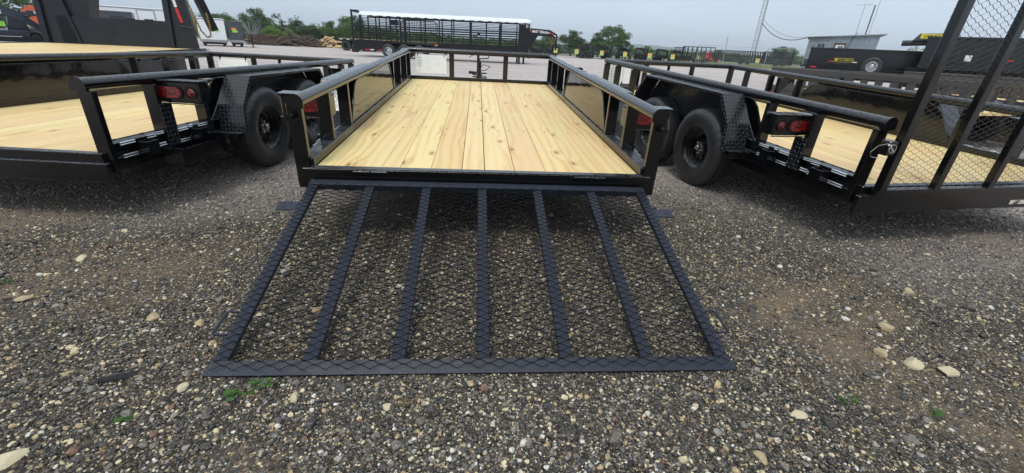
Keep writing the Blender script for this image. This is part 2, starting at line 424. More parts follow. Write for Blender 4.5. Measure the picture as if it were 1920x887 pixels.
# ------------------------------------------------------------------ mesh helpers
class MB:
    def __init__(s): s.v = []; s.f = []
    def poly(s, pts, faces):
        b = len(s.v); s.v += [tuple(p) for p in pts]; s.f += [tuple(b + i for i in f) for f in faces]; return s
    def convex(s, pts, faces):
        c = Vector((0, 0, 0))
        P = [Vector(p) for p in pts]
        for p in P: c += p
        c /= len(P); out = []
        for f in faces:
            n = Vector((0, 0, 0)); fc = Vector((0, 0, 0))
            for i in range(len(f)):
                a, b = P[f[i]], P[f[(i + 1) % len(f)]]; n += a.cross(b); fc += a
            fc /= len(f)
            out.append(tuple(reversed(f)) if n.dot(fc - c) < 0 else f)
        return s.poly(pts, out)
    def box(s, x0, x1, y0, y1, z0, z1, c=0.0, M=None):
        x0, x1 = min(x0, x1), max(x0, x1); y0, y1 = min(y0, y1), max(y0, y1); z0, z1 = min(z0, z1), max(z0, z1)
        if c <= 0:
            P = [(x, y, z) for x in (x0, x1) for y in (y0, y1) for z in (z0, z1)]
            F = [(0, 1, 3, 2), (4, 6, 7, 5), (0, 4, 5, 1), (2, 3, 7, 6), (0, 2, 6, 4), (1, 5, 7, 3)]
        else:
            c = min(c, (x1 - x0) / 2.2, (y1 - y0) / 2.2, (z1 - z0) / 2.2)
            P = []; idx = {}
            for i in (0, 1):
                for j in (0, 1):
                    for k in (0, 1):
                        for a in range(3):
                            p = [(x0, x1)[i], (y0, y1)[j], (z0, z1)[k]]; sg = (i, j, k)
                            for b in range(3):
                                if b != a: p[b] += c if sg[b] == 0 else -c
                            idx[(i, j, k, a)] = len(P); P.append(tuple(p))
            F = []
            for a in range(3):
                b, d = [q for q in range(3) if q != a]
                for sv in (0, 1):
                    q = []
                    for (u, w) in ((0, 0), (1, 0), (1, 1), (0, 1)):
                        t = [0, 0, 0]; t[a] = sv; t[b] = u; t[d] = w; q.append(idx[(t[0], t[1], t[2], a)])
                    F.append(tuple(q))
                for u in (0, 1):
                    for w in (0, 1):
                        t0 = [0, 0, 0]; t1 = [0, 0, 0]; t0[b] = t1[b] = u; t0[d] = t1[d] = w; t0[a] = 0; t1[a] = 1
                        F.append((idx[(*t0, b)], idx[(*t0, d)], idx[(*t1, d)], idx[(*t1, b)]))
            for i in (0, 1):
                for j in (0, 1):
                    for k in (0, 1): F.append((idx[(i, j, k, 0)], idx[(i, j, k, 1)], idx[(i, j, k, 2)]))
        if M is not None: P = [tuple(M @ Vector(p)) for p in P]
        return s.convex(P, F)
    def bar(s, a, b, w, h, c=0.0, up=(0, 0, 1)):
        a = Vector(a); b = Vector(b); d = b - a; L = d.length; d.normalize()
        u = Vector(up)
        if abs(u.dot(d)) > 0.98: u = Vector((0, 1, 0))
        sd_ = d.cross(u).normalized(); u = sd_.cross(d)
        Mx = Matrix(((sd_.x, d.x, u.x, a.x), (sd_.y, d.y, u.y, a.y), (sd_.z, d.z, u.z, a.z), (0, 0, 0, 1)))
        return s.box(-w / 2, w / 2, 0, L, -h / 2, h / 2, c, Mx)
    def tube(s, pts, r, n=10, caps=True, radii=None):
        P = [Vector(p) for p in pts]; rings = []
        prev = None
        for i, p in enumerate(P):
            d = (P[min(i + 1, len(P) - 1)] - P[max(i - 1, 0)]).normalized()
            if prev is None:
                u = Vector((0, 0, 1)) if abs(d.z) < 0.9 else Vector((1, 0, 0))
            else: u = prev
            a = d.cross(u).normalized(); u = a.cross(d).normalized(); prev = u
            rr = radii[i] if radii else r
            rings.append([tuple(p + a * (rr * cos(2 * pi * k / n)) + u * (rr * sin(2 * pi * k / n))) for k in range(n)])
        pts2 = [q for ring in rings for q in ring]; F = []
        for i in range(len(P) - 1):
            for k in range(n):
                a = i * n + k; b = i * n + (k + 1) % n; F.append((a, b, b + n, a + n))
        if caps:
            F.append(tuple(range(n))[::-1]); F.append(tuple((len(P) - 1) * n + k for k in range(n)))
        return s.poly(pts2, [f[::-1] for f in F])
    def lathe(s, prof, n=32, axis='X', c=(0, 0, 0), close=False, rmod=None):
        """prof: (axial, radius)"""
        P = []; F = []; m = len(prof)
        for k in range(n):
            t = 2 * pi * k / n
            for j, (a, r) in enumerate(prof):
                if rmod: r = rmod(j, k, r)
                q = (a, r * cos(t), r * sin(t))
                if axis == 'Z': q = (r * cos(t), r * sin(t), a)
                if axis == 'Y': q = (r * cos(t), a, -r * sin(t))
                P.append((q[0] + c[0], q[1] + c[1], q[2] + c[2]))
        for k in range(n):
            for j in range(m - 1 if not close else m):
                a = k * m + j; b = k * m + (j + 1) % m; c2 = ((k + 1) % n) * m + (j + 1) % m; d = ((k + 1) % n) * m + j
                F.append((a, b, c2, d))
        return s.poly(P, F)
    def prism(s, poly2, axis, t0, t1, caps=True):
        """extrude a 2D polygon: axis X -> poly is (y,z); Y -> (x,z); Z -> (x,y)"""
        def mk(p, t):
            return {'X': (t, p[0], p[1]), 'Y': (p[0], t, p[1]), 'Z': (p[0], p[1], t)}[axis]
        n = len(poly2); area = sum(poly2[i][0] * poly2[(i + 1) % n][1] - poly2[(i + 1) % n][0] * poly2[i][1] for i in range(n))
        if (area < 0) != (axis == 'Y'): poly2 = poly2[::-1]
        t0, t1 = min(t0, t1), max(t0, t1)
        P = [mk(p, t0) for p in poly2] + [mk(p, t1) for p in poly2]
        F = [(i, (i + 1) % n, n + (i + 1) % n, n + i) for i in range(n)]
        if caps: F += [tuple(range(n))[::-1], tuple(range(n, 2 * n))]
        return s.poly(P, F)
    def mesh(s, name, smooth=None, uv=False):
        me = bpy.data.meshes.new(name)
        me.from_pydata(s.v, [], s.f); me.update()
        if smooth:
            me.polygons.foreach_set('use_smooth', [True] * len(me.polygons))
            me.set_sharp_from_angle(angle=smooth)
        if uv:
            l = me.uv_layers.new(name='UVMap')
            for p in me.polygons:
                n = p.normal
                if abs(n.x) > 0.85: a, b = Vector((0, 1, 0)), Vector((0, 0, 1))
                else:
                    a = Vector((1, 0, 0)); b = n.cross(a).normalized()
                for li in p.loop_indices:
                    co = me.vertices[me.loops[li].vertex_index].co
                    l.data[li].uv = (co.dot(a), co.dot(b))
        return me

def link(name, me, mat=None, parent=None, loc=None, rot=None, label=None):
    if mat is not None and len(me.materials) == 0: me.materials.append(mat)
    o = bpy.data.objects.new(name, me); COL.objects.link(o)
    if parent is not None: o.parent = parent
    if loc is not None: o.location = loc
    if rot is not None: o.rotation_euler = rot
    if label: o['label'] = label
    return o
def thing(name, label, cat, loc=(0, 0, 0), rz=0.0, group=None, rx=0.0):
    o = bpy.data.objects.new(name, None); COL.objects.link(o)
    o.location = loc; o.rotation_euler = (rx, 0, rz)
    o['label'] = label; o['category'] = cat
    if group: o['group'] = group
    return o
def tag(o, label, cat, group=None, kind=None):
    if label: o['label'] = label
    if cat: o['category'] = cat
    if group: o['group'] = group
    if kind: o['kind'] = kind
    return o
def copy_tree(o, parent=None):
    c = o.copy(); COL.objects.link(c); c.parent = parent
    for ch in list(o.children): copy_tree(ch, c)
    return c
CACHE = {}
def cached(key, fn):
    if key not in CACHE: CACHE[key] = fn()
    return CACHE[key]
def text_mesh(txt, size, extrude=0.002, bold=0.0, shear=0.0, space=1.0):
    cu = bpy.data.curves.new('lettering', 'FONT'); cu.body = txt; cu.size = size; cu.extrude = extrude
    cu.offset = bold; cu.shear = shear; cu.align_x = 'CENTER'; cu.align_y = 'CENTER'; cu.resolution_u = 3; cu.space_character = space
    o = bpy.data.objects.new('lettering', cu); COL.objects.link(o)
    dg = bpy.context.evaluated_depsgraph_get(); dg.update()
    me = bpy.data.meshes.new_from_object(o.evaluated_get(dg))
    bpy.data.objects.remove(o); me.name = 'lettering'
    me.materials.clear()
    return me

# ------------------------------------------------------------------ ground
def dirtf(x, y):
    """bare dirt showing between the stones, 0..1"""
    d = np.sin(x * 1.3 + 2.0 + .6 * np.sin(y * 1.7)) * np.sin(y * 1.6 + x * .7) + 0.55 * np.sin(x * 3.7 - y * 2.9 + np.sin(x * 2.1)) + 0.35 * np.sin(x * 9.1 + 3 * np.sin(y * 4.3)) * np.sin(y * 8.3 + x)
    d = d + 0.55 * np.clip((x - .9) / 1.2, 0, 1) * np.clip((.4 - y) / 1.0, 0, 1) + .25 * np.exp(-((x - .05) / .35) ** 2 - ((y + 1.65) / .18) ** 2) * 2
    return np.clip((d - .35) / .9, 0, 1) * (1 - .5 * np.exp(-((x + 2.0) / .9) ** 2))
def ghash(x, y):
    return 0.005 * (np.sin(x * 2.3 + 1.1) * np.cos(y * 1.9 + .4) + 0.6 * np.sin(x * 5.1 + y * 3.3)) * np.exp(-((x / 6.0) ** 2 + ((y) / 7.0) ** 2))
def axis_pts(lo, hi, near, stepn, grow):
    a = [0.0]; st = stepn
    while a[-1] < hi:
        if a[-1] > near: st *= grow
        a.append(a[-1] + st)
    b = [0.0]; st = stepn
    while b[-1] > lo:
        if b[-1] < -near: st *= grow
        b.append(b[-1] - st)
    return sorted(set(a + b))
def build_ground():
    xs = axis_pts(-2500, 2500, 4, 0.045, 1.12); ys = axis_pts(-60, 3500, 4, 0.045, 1.12)
    X, Y = np.meshgrid(xs, ys); Z = ghash(X, Y)
    V = np.stack([X.ravel(), Y.ravel(), Z.ravel()], 1).tolist(); nx = len(xs)
    F = [(j * nx + i, j * nx + i + 1, (j + 1) * nx + i + 1, (j + 1) * nx + i) for j in range(len(ys) - 1) for i in range(nx - 1)]
    me = bpy.data.meshes.new('ground'); me.from_pydata(V, [], F); me.update()
    me.polygons.foreach_set('use_smooth', [True] * len(me.polygons))
    at_ = me.attributes.new('dirt', 'FLOAT', 'POINT'); at_.data.foreach_set('value', dirtf(X, Y).astype(np.float32).ravel())
    g = link('ground', me, GROUND); g['kind'] = 'structure'
build_ground()

# ------------------------------------------------------------------ gravel
def rock_mesh(name, seed, sub=1, flat=0.6, rough=0.25):
    import bmesh
    bm = bmesh.new(); bmesh.ops.create_icosphere(bm, subdivisions=sub, radius=0.5)
    rr = random.Random(seed)
    ax = (rr.uniform(0.8, 1.25), rr.uniform(0.7, 1.0), flat * rr.uniform(0.8, 1.2))
    cuts = [(Vector((rr.uniform(-1, 1), rr.uniform(-1, 1), rr.uniform(-1, 1))).normalized(), rr.uniform(0.24, 0.42)) for _ in range(9)]
    for v in bm.verts:
        p = v.co.copy()
        for n, d in cuts:
            t = p.dot(n)
            if t > d: p -= n * (t - d) * 0.9
        p *= 1 + rr.uniform(-rough, rough) * 0.4
        v.co = Vector((p.x * ax[0], p.y * ax[1], p.z * ax[2]))
    me = bpy.data.meshes.new(name); bm.to_mesh(me); bm.free()
    return me
def build_gravel():
    rocks = bpy.data.collections.new('gravel_shapes')
    for i in range(8):
        me = rock_mesh('gravel_shape', 100 + i, 2 if i < 4 else 1, 0.62)
        me.materials.append(STONE)
        if i < 4: me.polygons.foreach_set('use_smooth', [False] * len(me.polygons))
        o = bpy.data.objects.new('gravel_shape', me); rocks.objects.link(o)
    P = []; SC = []
    cx, cy = -0.04, -2.54
    fwd = 0.094
    def layer(n, r0, r1, power, s0, s1, ang=1.02, clump=0.0, buried=0.25):
        # radii distributed so that density ~ r^-power
        u = NP.rand(n)
        k = 2 - power
        r = (r0 ** k + u * (r1 ** k - r0 ** k)) ** (1 / k) if abs(k) > 1e-6 else r0 * (r1 / r0) ** u
        a = (NP.rand(n) * 2 - 1) * ang + fwd
        x = cx + np.sin(a) * r; y = cy + np.cos(a) * r
        s = s0 + (s1 - s0) * NP.rand(n) ** 2.2
        s = s * np.clip(r / 4.5, 1.0, 2.2)
        z = ghash(x, y) + s * 0.5 * 0.62 * (0.75 - buried * NP.rand(n) * 2)
        d = dirtf(x, y)
        keep = NP.rand(n) > d * .55
        bar_ = (np.abs(x) < 1.03) & (y < -1.08) & (y > -1.28)
        keep &= ~(bar_ & (s > .013)) 
        z = z - 0.003 * d
        P.append(np.stack([x, y, z], 1)[keep]); SC.append(s[keep])
    layer(150000, 0.75, 5.5, 1.0, 0.0065, 0.013)
    layer(58000, 0.75, 7.5, 1.0, 0.010, 0.024)
    layer(60000, 4.0, 14.0, 1.3, 0.011, 0.021)
    layer(3000, 0.75, 9.0, 1.0, 0.022, 0.040, buried=0.35)
    layer(350, 1.1, 7.0, 1.0, 0.036, 0.06, buried=0.45)
    P = np.concatenate(P); SC = np.concatenate(SC); n = len(P)
    me = bpy.data.meshes.new('gravel'); me.vertices.add(n); me.vertices.foreach_set('co', P.astype(np.float32).ravel())
    a = me.attributes.new('size', 'FLOAT', 'POINT'); a.data.foreach_set('value', SC.astype(np.float32))
    rot = np.stack([NP.uniform(-0.45, 0.45, n), NP.uniform(-0.45, 0.45, n), NP.uniform(0, 2 * pi, n)], 1)
    a = me.attributes.new('turn', 'FLOAT_VECTOR', 'POINT'); a.data.foreach_set('vector', rot.astype(np.float32).ravel())
    idx = NP.randint(0, 8, n)
    idx = np.where(SC > 0.017, idx % 4, 4 + idx % 4)
    a = me.attributes.new('shape', 'INT', 'POINT'); a.data.foreach_set('value', idx.astype(np.int32))
    o = link('gravel', me, STONE)
    tag(o, None, None, kind='stuff')
    ng = bpy.data.node_groups.new('gravel_scatter', 'GeometryNodeTree')
    ng.interface.new_socket('Geometry', in_out='INPUT', socket_type='NodeSocketGeometry')
    ng.interface.new_socket('Geometry', in_out='OUTPUT', socket_type='NodeSocketGeometry')
    N = ng.nodes; gi = N.new('NodeGroupInput'); go = N.new('NodeGroupOutput')
    ip = N.new('GeometryNodeInstanceOnPoints'); ci = N.new('GeometryNodeCollectionInfo')
    ci.inputs['Collection'].default_value = rocks; ci.inputs['Separate Children'].default_value = True
    ip.inputs['Pick Instance'].default_value = True
    def attr(nm, ty):
        q = N.new('GeometryNodeInputNamedAttribute'); q.data_type = ty; q.inputs['Name'].default_value = nm
        return [s for s in q.outputs if s.enabled and s.name == 'Attribute'][0]
    L = ng.links
    L.new(gi.outputs[0], ip.inputs['Points']); L.new(ci.outputs[0], ip.inputs['Instance'])
    L.new(attr('shape', 'INT'), ip.inputs['Instance Index'])
    er = N.new('FunctionNodeEulerToRotation'); L.new(attr('turn', 'FLOAT_VECTOR'), er.inputs[0]); L.new(er.outputs[0], ip.inputs['Rotation'])
    L.new(attr('size', 'FLOAT'), ip.inputs['Scale'])
    L.new(ip.outputs[0], go.inputs[0])
    md = o.modifiers.new('scatter', 'NODES'); md.node_group = ng
build_gravel()

# individual larger stones
ROCKS = [(-1.34, -1.58, .075, 'cream', 'largest pale cream stone, at the bottom left corner of the picture'),
         (-2.10, -.35, .056, 'cream', 'flat pale stone lying alone left of the ramp, well forward of the trailer tyre'),
         (1.10, -1.49, .060, 'cream', 'pale egg-shaped stone below and left of the green weed tuft at lower right'),
         (1.80, -1.23, .082, 'cream', 'largest flat cream stone of the group right of the ramp corner'),
         (1.90, -1.285, .072, 'cream', 'smooth cream stone just right of the largest one beside the ramp corner'),
         (1.90, -.99, .076, 'tan', 'tan lumpy stone farther back, behind the group of cream stones on the right'),
         (1.72, -1.16, .06, 'tan', 'flat tan stone touching the left end of the largest cream stone on the right'),
         (-1.04, -1.31, .046, 'cream', 'chunky cream stone just below the front left corner of the ramp'),
         (.86, -1.65, .041, 'tan', 'small round tan stone at the bottom edge right of centre'),
         (-2.04, -.74, .05, 'tan', 'tan stone at the left picture edge, halfway down the gravel'),
         (-.33, -1.41, .036, 'cream', 'small cream stone beside the wisp of dry straw below the ramp'),
         (2.35, -.66, .066, 'tan', 'pale tan stone lying under the shade line at the far right'),
         (-.65, -1.36, .038, 'cream', 'small angular white stone right of the leafy weed below the ramp'),
         (-1.41, -.88, .05, 'tan', 'pale flat stone on the dark gravel left of the ramp handle'),
         (-1.29, -1.26, .10, 'dark', 'long flat black slab of asphalt lying left of the ramp corner'),
         (.42, -1.56, .055, 'speck', 'broken dark grey asphalt chunk near the bottom centre'),
         (1.42, -1.60, .06, 'speck', 'mottled grey asphalt chunk near the bottom right, past the weeds')]
def stone_mat(name, c):
    M = NT(name); v = objc(M)
    M.set(Base_Color=M.mix(M.ramp(noise(M, v, 60, 4), [(0.4, 0.0), (0.65, 0.7)]), c, tuple(x * 0.6 for x in c)), Roughness=0.75)
    M.bump(noise(M, v, 45, 4), 0.6, 0.006); return M.m
SM = {'cream': stone_mat('cream_stone', (0.66, 0.56, 0.37)), 'tan': stone_mat('tan_stone', (0.50, 0.39, 0.23)), 'dark': stone_mat('asphalt_chunk', (0.018, 0.018, 0.021)), 'speck': STONE}
for i, (x, y, w, c, lab) in enumerate(ROCKS):
    me = rock_mesh('stone', 300 + i * 7, 4, 0.55 if c != 'dark' else 0.28, 0.05)
    me.polygons.foreach_set('use_smooth', [True] * len(me.polygons)); me.set_sharp_from_angle(angle=.45)
    o = link('stone' if c != 'dark' else 'asphalt_chunk', me, SM[c], loc=(x, y, 0.12 * w), rot=(R.uniform(-.15, .15), R.uniform(-.15, .15), R.uniform(0, 6.3)))
    o.scale = (w * 1.15, w * (1.15 if c != 'dark' else .42), w * 1.15)
    if c == 'dark': o.rotation_euler = (0.05, 0.1, radians(32))
    tag(o, lab, 'stone', group='larger stones on the gravel')

LEAF_W = mk_leaf('weed_leaves', (0.030, 0.085, 0.016), (0.045, 0.12, 0.022), (0.07, 0.16, 0.03))
def weed(x, y, size, n, label, seed, blade=False):
    rr = random.Random(seed); t = thing('weed', label, 'weed', (x, y, 0.0), group='weeds in the gravel')
    st = MB(); lf = MB()
    for k in range(n):
        a = rr.uniform(0, 2 * pi); L = size * rr.uniform(0.5, 1.0); tip = Vector((cos(a) * L, sin(a) * L * 0.8, size * rr.uniform(0.12, 0.45)))
        mid = tip * 0.55 + Vector((0, 0, size * 0.15))
        st.tube([(0, 0, 0.004), tuple(mid), tuple(tip)], 0.0012, 4)
        if blade: 
            sdv = Vector((-sin(a), cos(a), 0)) * 0.0022
            lf.poly([tuple(mid * .3 + sdv), tuple(mid * .3 - sdv), tuple(mid - sdv), tuple(tip + Vector((0, 0, .01))), tuple(mid + sdv)], [(0, 1, 2, 3, 4)])
            continue
        for q in range(4):
            c = tip.lerp(mid, q / 4.0) + Vector((rr.uniform(-1, 1), rr.uniform(-1, 1), rr.uniform(0, .6))) * 0.008
            s_ = rr.uniform(0.0035, 0.008); b = rr.uniform(0, 6.3); til = rr.uniform(-.35, .35)
            pts = [(c.x + cos(b + 2 * pi * j / 6) * s_ * (1 if j % 2 else .8), c.y + sin(b + 2 * pi * j / 6) * s_, c.z + til * s_ * cos(2 * pi * j / 6)) for j in range(6)]
            lf.poly(pts, [tuple(range(6))])
    link('stem', st.mesh('stem'), LEAF_W, t); link('leaves', lf.mesh('leaves'), LEAF_W, t)
weed(-.80, -1.345, .085, 11, 'leafy green weed growing at the front edge of the ramp, left side', 1)
weed(1.33, -1.43, .05, 12, 'small green grass tuft on the gravel at lower right', 2, True)
weed(1.62, -1.50, .045, 9, 'thin dark green tuft right of the other tuft at lower right', 3, True)
weed(-2.25, -.60, .035, 6, 'tiny green weed at the left edge of the picture', 4)
weed(-1.14, -1.44, .028, 7, 'tiny weed between the asphalt chunks at lower left', 5)
def straw():
    mb = MB()
    for k in range(34):
        a = R.uniform(0, 6.3); p = Vector((R.uniform(-.04, .04), R.uniform(-.02, .02), R.uniform(.006, .02)))
        d = Vector((cos(a), sin(a), R.uniform(-.1, .3))) * R.uniform(.012, .03)
        q = p + d; q.z = max(q.z, .004)
        mb.tube([tuple(p), tuple((p + q) / 2 + Vector((0, 0, .006))), tuple(q)], 0.0008, 4)
    tag(link('dry_straw', mb.mesh('dry_straw'), mat_simple('dry_straw', (0.22, 0.14, 0.06), 0.9), loc=(-.26, -1.39, 0)), 'wisp of dry brown straw on the gravel below the ramp', 'straw')
straw()

# ------------------------------------------------------------------ utility trailers
HW = 0.98      # half deck width
TL = 4.156     # deck length
HD = 0.4425    # deck height at the rear
WR = 0.356     # tyre radius
Y1, Y2 = 1.436, 2.296
WOX = 1.24     # wheel outer face
RAMPL = 1.27

def tyre_mesh():
    w = 0.20
    prof = [(-w/2+.012, .195), (-w/2-.004, .24), (-w/2-.008, .285), (-w/2+.002, .322), (-w/2+.016, .344), (-w/2+.022, .351),
            (-.052, .356), (-.050, .346), (-.042, .346), (-.040, .356), (-.006, .357), (-.005, .346), (.005, .346), (.006, .357),
            (.040, .356), (.042, .346), (.050, .346), (.052, .356), (w/2-.022, .351), (w/2-.016, .344), (w/2-.002, .322), (w/2+.008, .285), (w/2+.004, .24), (w/2-.012, .195)]
    sh = {4, 5, 18, 19}
    def rm(j, k, r): return r - (0.010 if (j in sh and k % 3 == 0) else 0) - (.004 if (6 <= j <= 17 and (k + j) % 4 == 0) else 0)
    return MB().lathe(prof, 96, 'X', rmod=rm).mesh('tyre', smooth=0.7)
def rim_mesh():
    m = MB()
    # outer face towards +X ; origin at tyre centre
    prof = [(-.085, .198), (.080, .198), (.088, .190), (.084, .184), (.070, .180), (.062, .172), (.052, .170), (.046, .162), (.032, .160), (.026, .150), (.006, .146), (-.002, .128), (.004, .118)]
    m.lathe(prof, 48, 'X')
    # centre disc
    m.lathe([(.004, .080), (.020, .074), (.026, .060), (.026, .030), (.026, .001)], 32, 'X')
    # eight spokes leave open windows between them
    for k in range(8):
        a = 2 * pi * k / 8
        for (r0, r1, x0, x1) in ((.076, .120, .010, .002),):
            n = 3; w0, w1 = .27, .20
            pts = [(x0, r0 * cos(a - w0), r0 * sin(a - w0)), (x0, r0 * cos(a + w0), r0 * sin(a + w0)), (x1, r1 * cos(a + w1), r1 * sin(a + w1)), (x1, r1 * cos(a - w1), r1 * sin(a - w1))]
            pts += [(p[0] - .006, p[1], p[2]) for p in pts]
            m.convex(pts, [(0, 1, 2, 3), (4, 5, 6, 7), (0, 1, 5, 4), (1, 2, 6, 5), (2, 3, 7, 6), (3, 0, 4, 7)])
    m.lathe([(-.06, .001), (-.06, .14)], 24, 'X')
    return m.mesh('rim', smooth=0.5)
def hub_mesh():
    return MB().lathe([(.024, .034), (.030, .034), (.032, .026), (.062, .025), (.066, .021), (.066, .013), (.060, .011), (.060, .001)], 24, 'X').mesh('hub_cap', smooth=0.5)
def nut_mesh():
    return MB().lathe([(.024, .011), (.040, .0105), (.046, .007), (.047, .001)], 8, 'X').mesh('lug_nut', smooth=0.5)

def add_wheel(parent, side, y, z):
    w = bpy.data.objects.new('wheel', None); COL.objects.link(w); w.parent = parent
    w.location = (side * (WOX - .10), y, z); w.rotation_euler = (R.uniform(0, 1.2), 0, 0 if side > 0 else pi)
    link('tyre', cached('tyre', tyre_mesh), RUBBER, w)
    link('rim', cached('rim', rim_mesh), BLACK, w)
    link('hub_cap', cached('hub', hub_mesh), CHROME, w)
    for k in range(5):
        a = 2 * pi * k / 5
        link('lug_nut', cached('nut', nut_mesh), CHROME, w, loc=(0, .052 * cos(a), .052 * sin(a)))
    return w

FEND = [(0.99, -.075), (1.03, .16), (1.19, .37), (2.53, .37), (2.70, .16), (2.74, -.075)]
def fender_mesh():
    m = MB(); t = .004; x0, x1 = 1.062, 1.262
    for i in range(len(FEND) - 1):
        (ya, za), (yb, zb) = FEND[i], FEND[i + 1]
        d = Vector((yb - ya, zb - za)).normalized(); nrm = Vector((-d.y, d.x)) * t
        P = [(x0, ya, za), (x1, ya, za), (x1, yb, zb), (x0, yb, zb)]
        P += [(x0, ya - nrm.x, za - nrm.y), (x1, ya - nrm.x, za - nrm.y), (x1, yb - nrm.x, zb - nrm.y), (x0, yb - nrm.x, zb - nrm.y)]
        m.convex(P, [(0, 1, 2, 3), (4, 5, 6, 7), (0, 1, 5, 4), (1, 2, 6, 5), (2, 3, 7, 6), (3, 0, 4, 7)])
    # turned-down outer lip
    c = Vector((1.865, .0))
    inner = []
    for (y, z) in FEND:
        v = Vector((y, z)) - c; v = v * (1 - .035 / v.length); inner.append((v.x + c.x, v.y + c.y))
    for i in range(len(FEND) - 1):
        a, b = FEND[i], FEND[i + 1]; p, q = inner[i], inner[i + 1]
        P = [(x1, a[0], a[1]), (x1, b[0], b[1]), (x1, q[0], q[1]), (x1, p[0], p[1])]
        P += [(v[0] + .004, v[1], v[2]) for v in P]
        m.convex(P, [(0, 1, 2, 3), (4, 5, 6, 7), (0, 1, 5, 4), (1, 2, 6, 5), (2, 3, 7, 6), (3, 0, 4, 7)])
    return m.mesh('fender', uv=True)
def panel_mesh():
    y0, y1, z0, z1 = .90, 2.80, .052, .335
    pts = [(y0 + .02, z0), (y1 - .02, z0)]
    for k in range(7):
        a = k / 6 * pi / 3.0; pts.append((2.50 + .10 * sin(pi / 2.9 - a * .98) * 1, z1 - .07 + .07 * cos(pi / 2.9 - a * .98)))
    for k in range(7):
        a = k / 6 * pi / 3.0; pts.append((1.18 - .10 * sin(a * .98), z1 - .07 + .07 * cos(a * .98)))
    m = MB().prism(pts, 'X', -.003, .003)
    return m.mesh('wheel_well_panel')
def panel_rim_mesh():
    m = MB(); pts = [(.915, .056), (1.08, .285), (1.13, .325), (1.18, .338), (2.50, .338), (2.56, .325), (2.61, .285), (2.785, .056)]
    for a, b in zip(pts[:-1], pts[1:]): m.bar((0, a[0], a[1]), (0, b[0], b[1]), .012, .007, .002, up=(1, 0, 0))
    return m.mesh('panel_rim')
def strand_mesh(w, l, off=0.0):
    """expanded metal sheet in the XY plane, long diamonds across X"""
    LW, SW = .0800, .0345
    nz = int(l / (SW / 2)); nx = int(w / (LW / 2)) + 1
    V = []; F = []; t = .0013; hw = .0018
    for k in range(nz):
        yc = -(k + .5) * SW / 2 - off; ph = k % 2
        base = len(V)
        for i in range(nx + 1):
            x = -w / 2 + i * LW / 2
            x = min(x, w / 2)
            s_ = 1 if (i + ph) % 2 == 0 else -1
            for sub, (dx, kx) in enumerate(((-.005, 0), (.005, 0))):
                xx = min(max(x + dx, -w / 2), w / 2)
                y = yc + s_ * SW / 4 * 0.96
                z = .0022 * s_
                V += [(xx, y - .0009, z - .0011), (xx, y + .0001, z + .0016), (xx, y + .0010, z + .0013), (xx, y + .0000, z - .0014)]
        n = (nx + 1) * 2
        for i in range(n - 1):
            a = base + i * 4
            for q in range(4): F.append((a + q, a + 4 + q, a + 4 + (q + 1) % 4, a + (q + 1) % 4))
    me = bpy.data.meshes.new('expanded_mesh'); me.from_pydata(V, [], F); me.update()
    return me
def build_gate(parent, theta, slats, labels=False, hw=1.0, upright=False):
    """hinged mesh ramp gate, built along -Y from the hinge, upper side +Z"""
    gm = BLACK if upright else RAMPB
    g = link('ramp_gate', cached(('gatehinge', upright), lambda: MB().box(-.985, .985, -.060, -.012, -.03, .012, .004).mesh('ramp_gate')), gm, parent, loc=(0, -.045 if not upright else -.075, -.062), rot=(theta, 0, 0),
             label='mesh ramp gate folded down to the ground' if not upright else 'mesh ramp gate standing upright')
    for sx in (-1, 1):
        link('side_rail', cached('gsr%d' % upright, lambda: MB().box(-.026, .026, -RAMPL + .052, -.053, -.045 if upright else -.020, .004, .003).mesh('side_rail')), gm, g, loc=(sx * .960, 0, 0))
    link('bottom_rail', cached('gbr%d' % upright, lambda: (lambda m: m.poly([(-1.004, -RAMPL, -.012), (1.004, -RAMPL, -.012), (.988, -RAMPL + .052, .004), (-.988, -RAMPL + .052, .004),
        (-1.004, -RAMPL, -.020), (1.004, -RAMPL, -.020), (.988, -RAMPL + .052, -.018), (-.988, -RAMPL + .052, -.018)], [(0, 1, 2, 3), (7, 6, 5, 4), (0, 4, 5, 1), (1, 5, 6, 2), (2, 6, 7, 3), (3, 7, 4, 0)]))(MB()).mesh('bottom_rail')), gm, g)
    for x in slats:
        link('slat', cached('gsl%d' % upright, lambda: MB().box(-.026, .026, -RAMPL + .052, -.053, -.038 if upright else -.022, .002, .003).mesh('slat')), gm, g, loc=(x, 0, 0))
    link('expanded_mesh', cached('gmesh', lambda: strand_mesh(1.955, RAMPL - .054, .052)), MESHB, g, loc=(0, 0, .0105))
    return g

